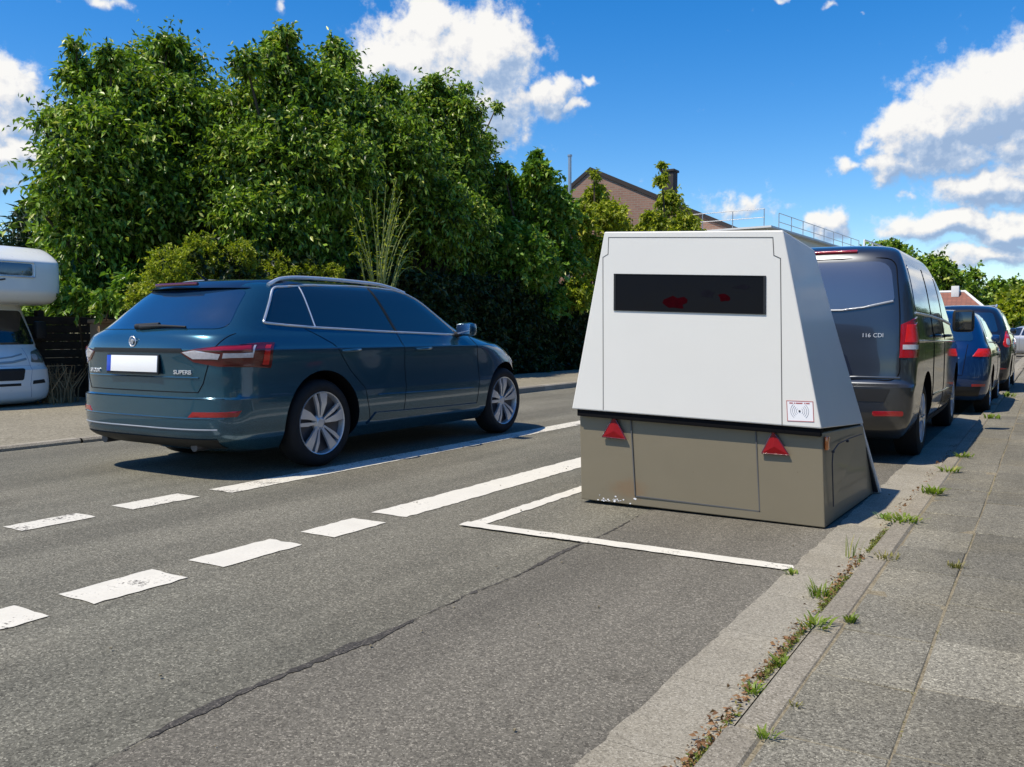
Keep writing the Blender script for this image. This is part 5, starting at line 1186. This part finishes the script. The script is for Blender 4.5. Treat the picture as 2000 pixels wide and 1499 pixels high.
WE = [('grass_tuft', (1666, 1090, .012), 16, .17, .04, .006, 'grass', 'tall thin grass stalks in the gutter right of the white line end', .25, 0),
      ('weed', (1762, 1018, .04), 90, .055, .11, .014, 'grass', 'largest leafy green weed at the kerb below the trailer shadow', .9, 1),
      ('weed', (1722, 1013, .01), 14, .06, .04, .016, 'leaf_bright', 'small shaded weed in the trailer shadow at the gutter', 1.0, 1),
      ('weed', (1822, 964, .04), 60, .075, .075, .016, 'grass', 'upright leafy weed at the tip of the trailer shadow', .7, 1),
      ('weed', (1852, 922, .04), 40, .07, .08, .014, 'grass', 'low weed on the kerb between the trailer shadow tip and the van', .8, 1),
      ('weed', (1880, 893, .04), 40, .06, .09, .014, 'grass', 'last weed before the shadow of the van', .8, 1),
      ('grass_tuft', (1600, 1165, .01), 60, .09, .05, .007, 'grass', 'spiky green tuft at the kerb foot level with the white line end', .5, 0),
      ('weed', (1592, 1222, .04), 60, .045, .07, .011, 'grass', 'flat weed in the gap between two kerb stones', .9, 1),
      ('weed', (1548, 1122, .008), 30, .035, .03, .010, 'grass', 'tiny weed at the end of the white bay line', .8, 1),
      ('weed', (1728, 1090, .04), 40, .04, .07, .009, 'dry_grass', 'half dry weed behind the kerb stone', .9, 0),
      ('weed', (1660, 1215, .04), 45, .045, .022, .009, 'grass', 'small bright weed between kerb and slabs', .6, 1),
      ('weed', (1497, 1440, .04), 40, .028, .03, .007, 'grass', 'nearest weed, between kerb and dark slabs', .7, 1),
      ('weed', (1866, 1108, .04), 36, .04, .04, .008, 'dry_grass', 'yellowed weed in the long slab joint', .7, 0),
      ('weed', (1528, 1300, .01), 50, .045, .035, .009, 'grass', 'weed in the gutter halfway along the nearest kerb stone', .8, 1),
      ('weed', (1470, 1352, .01), 46, .035, .035, .008, 'grass', 'weed among brown leaves low in the gutter', .8, 1),
      ('weed', (1553, 1378, .04), 20, .018, .02, .006, 'dry_grass', 'thin dry weed behind the nearest kerb stone', .7, 0),
      ('weed', (1935, 818, .04), 50, .09, .12, .02, 'grass', 'weed at the kerb beside the blue car', .6, 1),
      ('weed', (1968, 775, .04), 50, .12, .14, .025, 'grass', 'farthest weed at the kerb beside the off-road car', .6, 1)]
M['dry_grass'] = leafmat('dry_grass', (.12, .12, .03), (.26, .24, .07), (.40, .32, .14), .3)
for nm, (px, py, z), n, h, s, w, mt, lab, ln, br in WE: blades(nm, wz(px, py, z), int(n * .9), h * .8, s * .85, w * .85, M[mt], lab, 'weed' if nm == 'weed' else 'grass', ln, br, G)
def litter():
    n = 900; y = np.concatenate([RNG.uniform(1.9, 4.3, 720), RNG.uniform(4.3, 9, 180)]); cl = .5 + .5 * np.sin(y * 5.3) * np.sin(y * 2.1 + 1); keep = RNG.random(n) < .25 + .75 * cl; y = y[keep]; n = len(y)
    x = -.700 - np.abs(RNG.normal(0, .022, n)); B = np.stack([x, y, .014 + RNG.random(n) * .012], 1); D = unit(np.stack([RNG.normal(0, 1, n), RNG.normal(0, 1, n), RNG.normal(0, .3, n)], 1))
    o = leaf_mesh('leaf_litter', B, D, RNG.uniform(.010, .026, n), RNG.uniform(.006, .015, n), M['dry'], None, (0, 0, 0)); tag(o, 'dry brown leaves gathered at the foot of the kerb', 'leaf litter', None, 'stuff')
    n = 2600; y = RNG.uniform(1.8, 5.0, n); cl = np.sin(y * 7.1 + .4) + .6 * np.sin(y * 17); keep = cl > -.15 + RNG.normal(0, .4, n); y = y[keep]; n = len(y)
    x = -.694 - np.abs(RNG.normal(0, .012, n)); B = np.stack([x, y, .01 + RNG.random(n) * .006], 1); D = unit(np.stack([RNG.normal(0, .7, n), RNG.normal(0, .7, n), RNG.uniform(.2, 1, n)], 1))
    o = leaf_mesh('moss', B, D, RNG.uniform(.008, .022, n), RNG.uniform(.004, .008, n), M['moss'], None, (0, 0, 0)); tag(o, 'green moss and seedlings along the kerb foot', 'moss', None, 'stuff')
    n = 260; jx = RNG.choice([-.294, .206], n, p=[.8, .2]); y = RNG.uniform(1.9, 9, n); keep = np.sin(y * 3.1) + np.sin(y * 8.3) > .2; B = np.stack([jx + RNG.normal(0, .004, n), y, np.full(n, .032)], 1)[keep]; n = len(B)
    o = leaf_mesh('joint_moss', B, unit(np.stack([RNG.normal(0, .6, n), RNG.normal(0, .6, n), RNG.uniform(.3, 1, n)], 1)), RNG.uniform(.006, .014, n), RNG.uniform(.003, .006, n), M['dry_grass'], None, (0, 0, 0)); tag(o, 'dry moss in the joints between slabs', 'moss', None, 'stuff')
    mb = MB()
    for _ in range(70):
        x, y = random.uniform(-4.2, -.75), random.uniform(1.3, 6.5); r = random.uniform(.0015, .005); mb.box((x, y, .009 + r * .4), (r * 2, r * 1.6, r), Matrix.Rotation(random.random() * 3, 4, 'Z'))
    o = mb.build('grit', M['sand'], None, False); tag(o, 'loose pale grit scattered on the asphalt', 'grit', None, 'stuff')
litter()
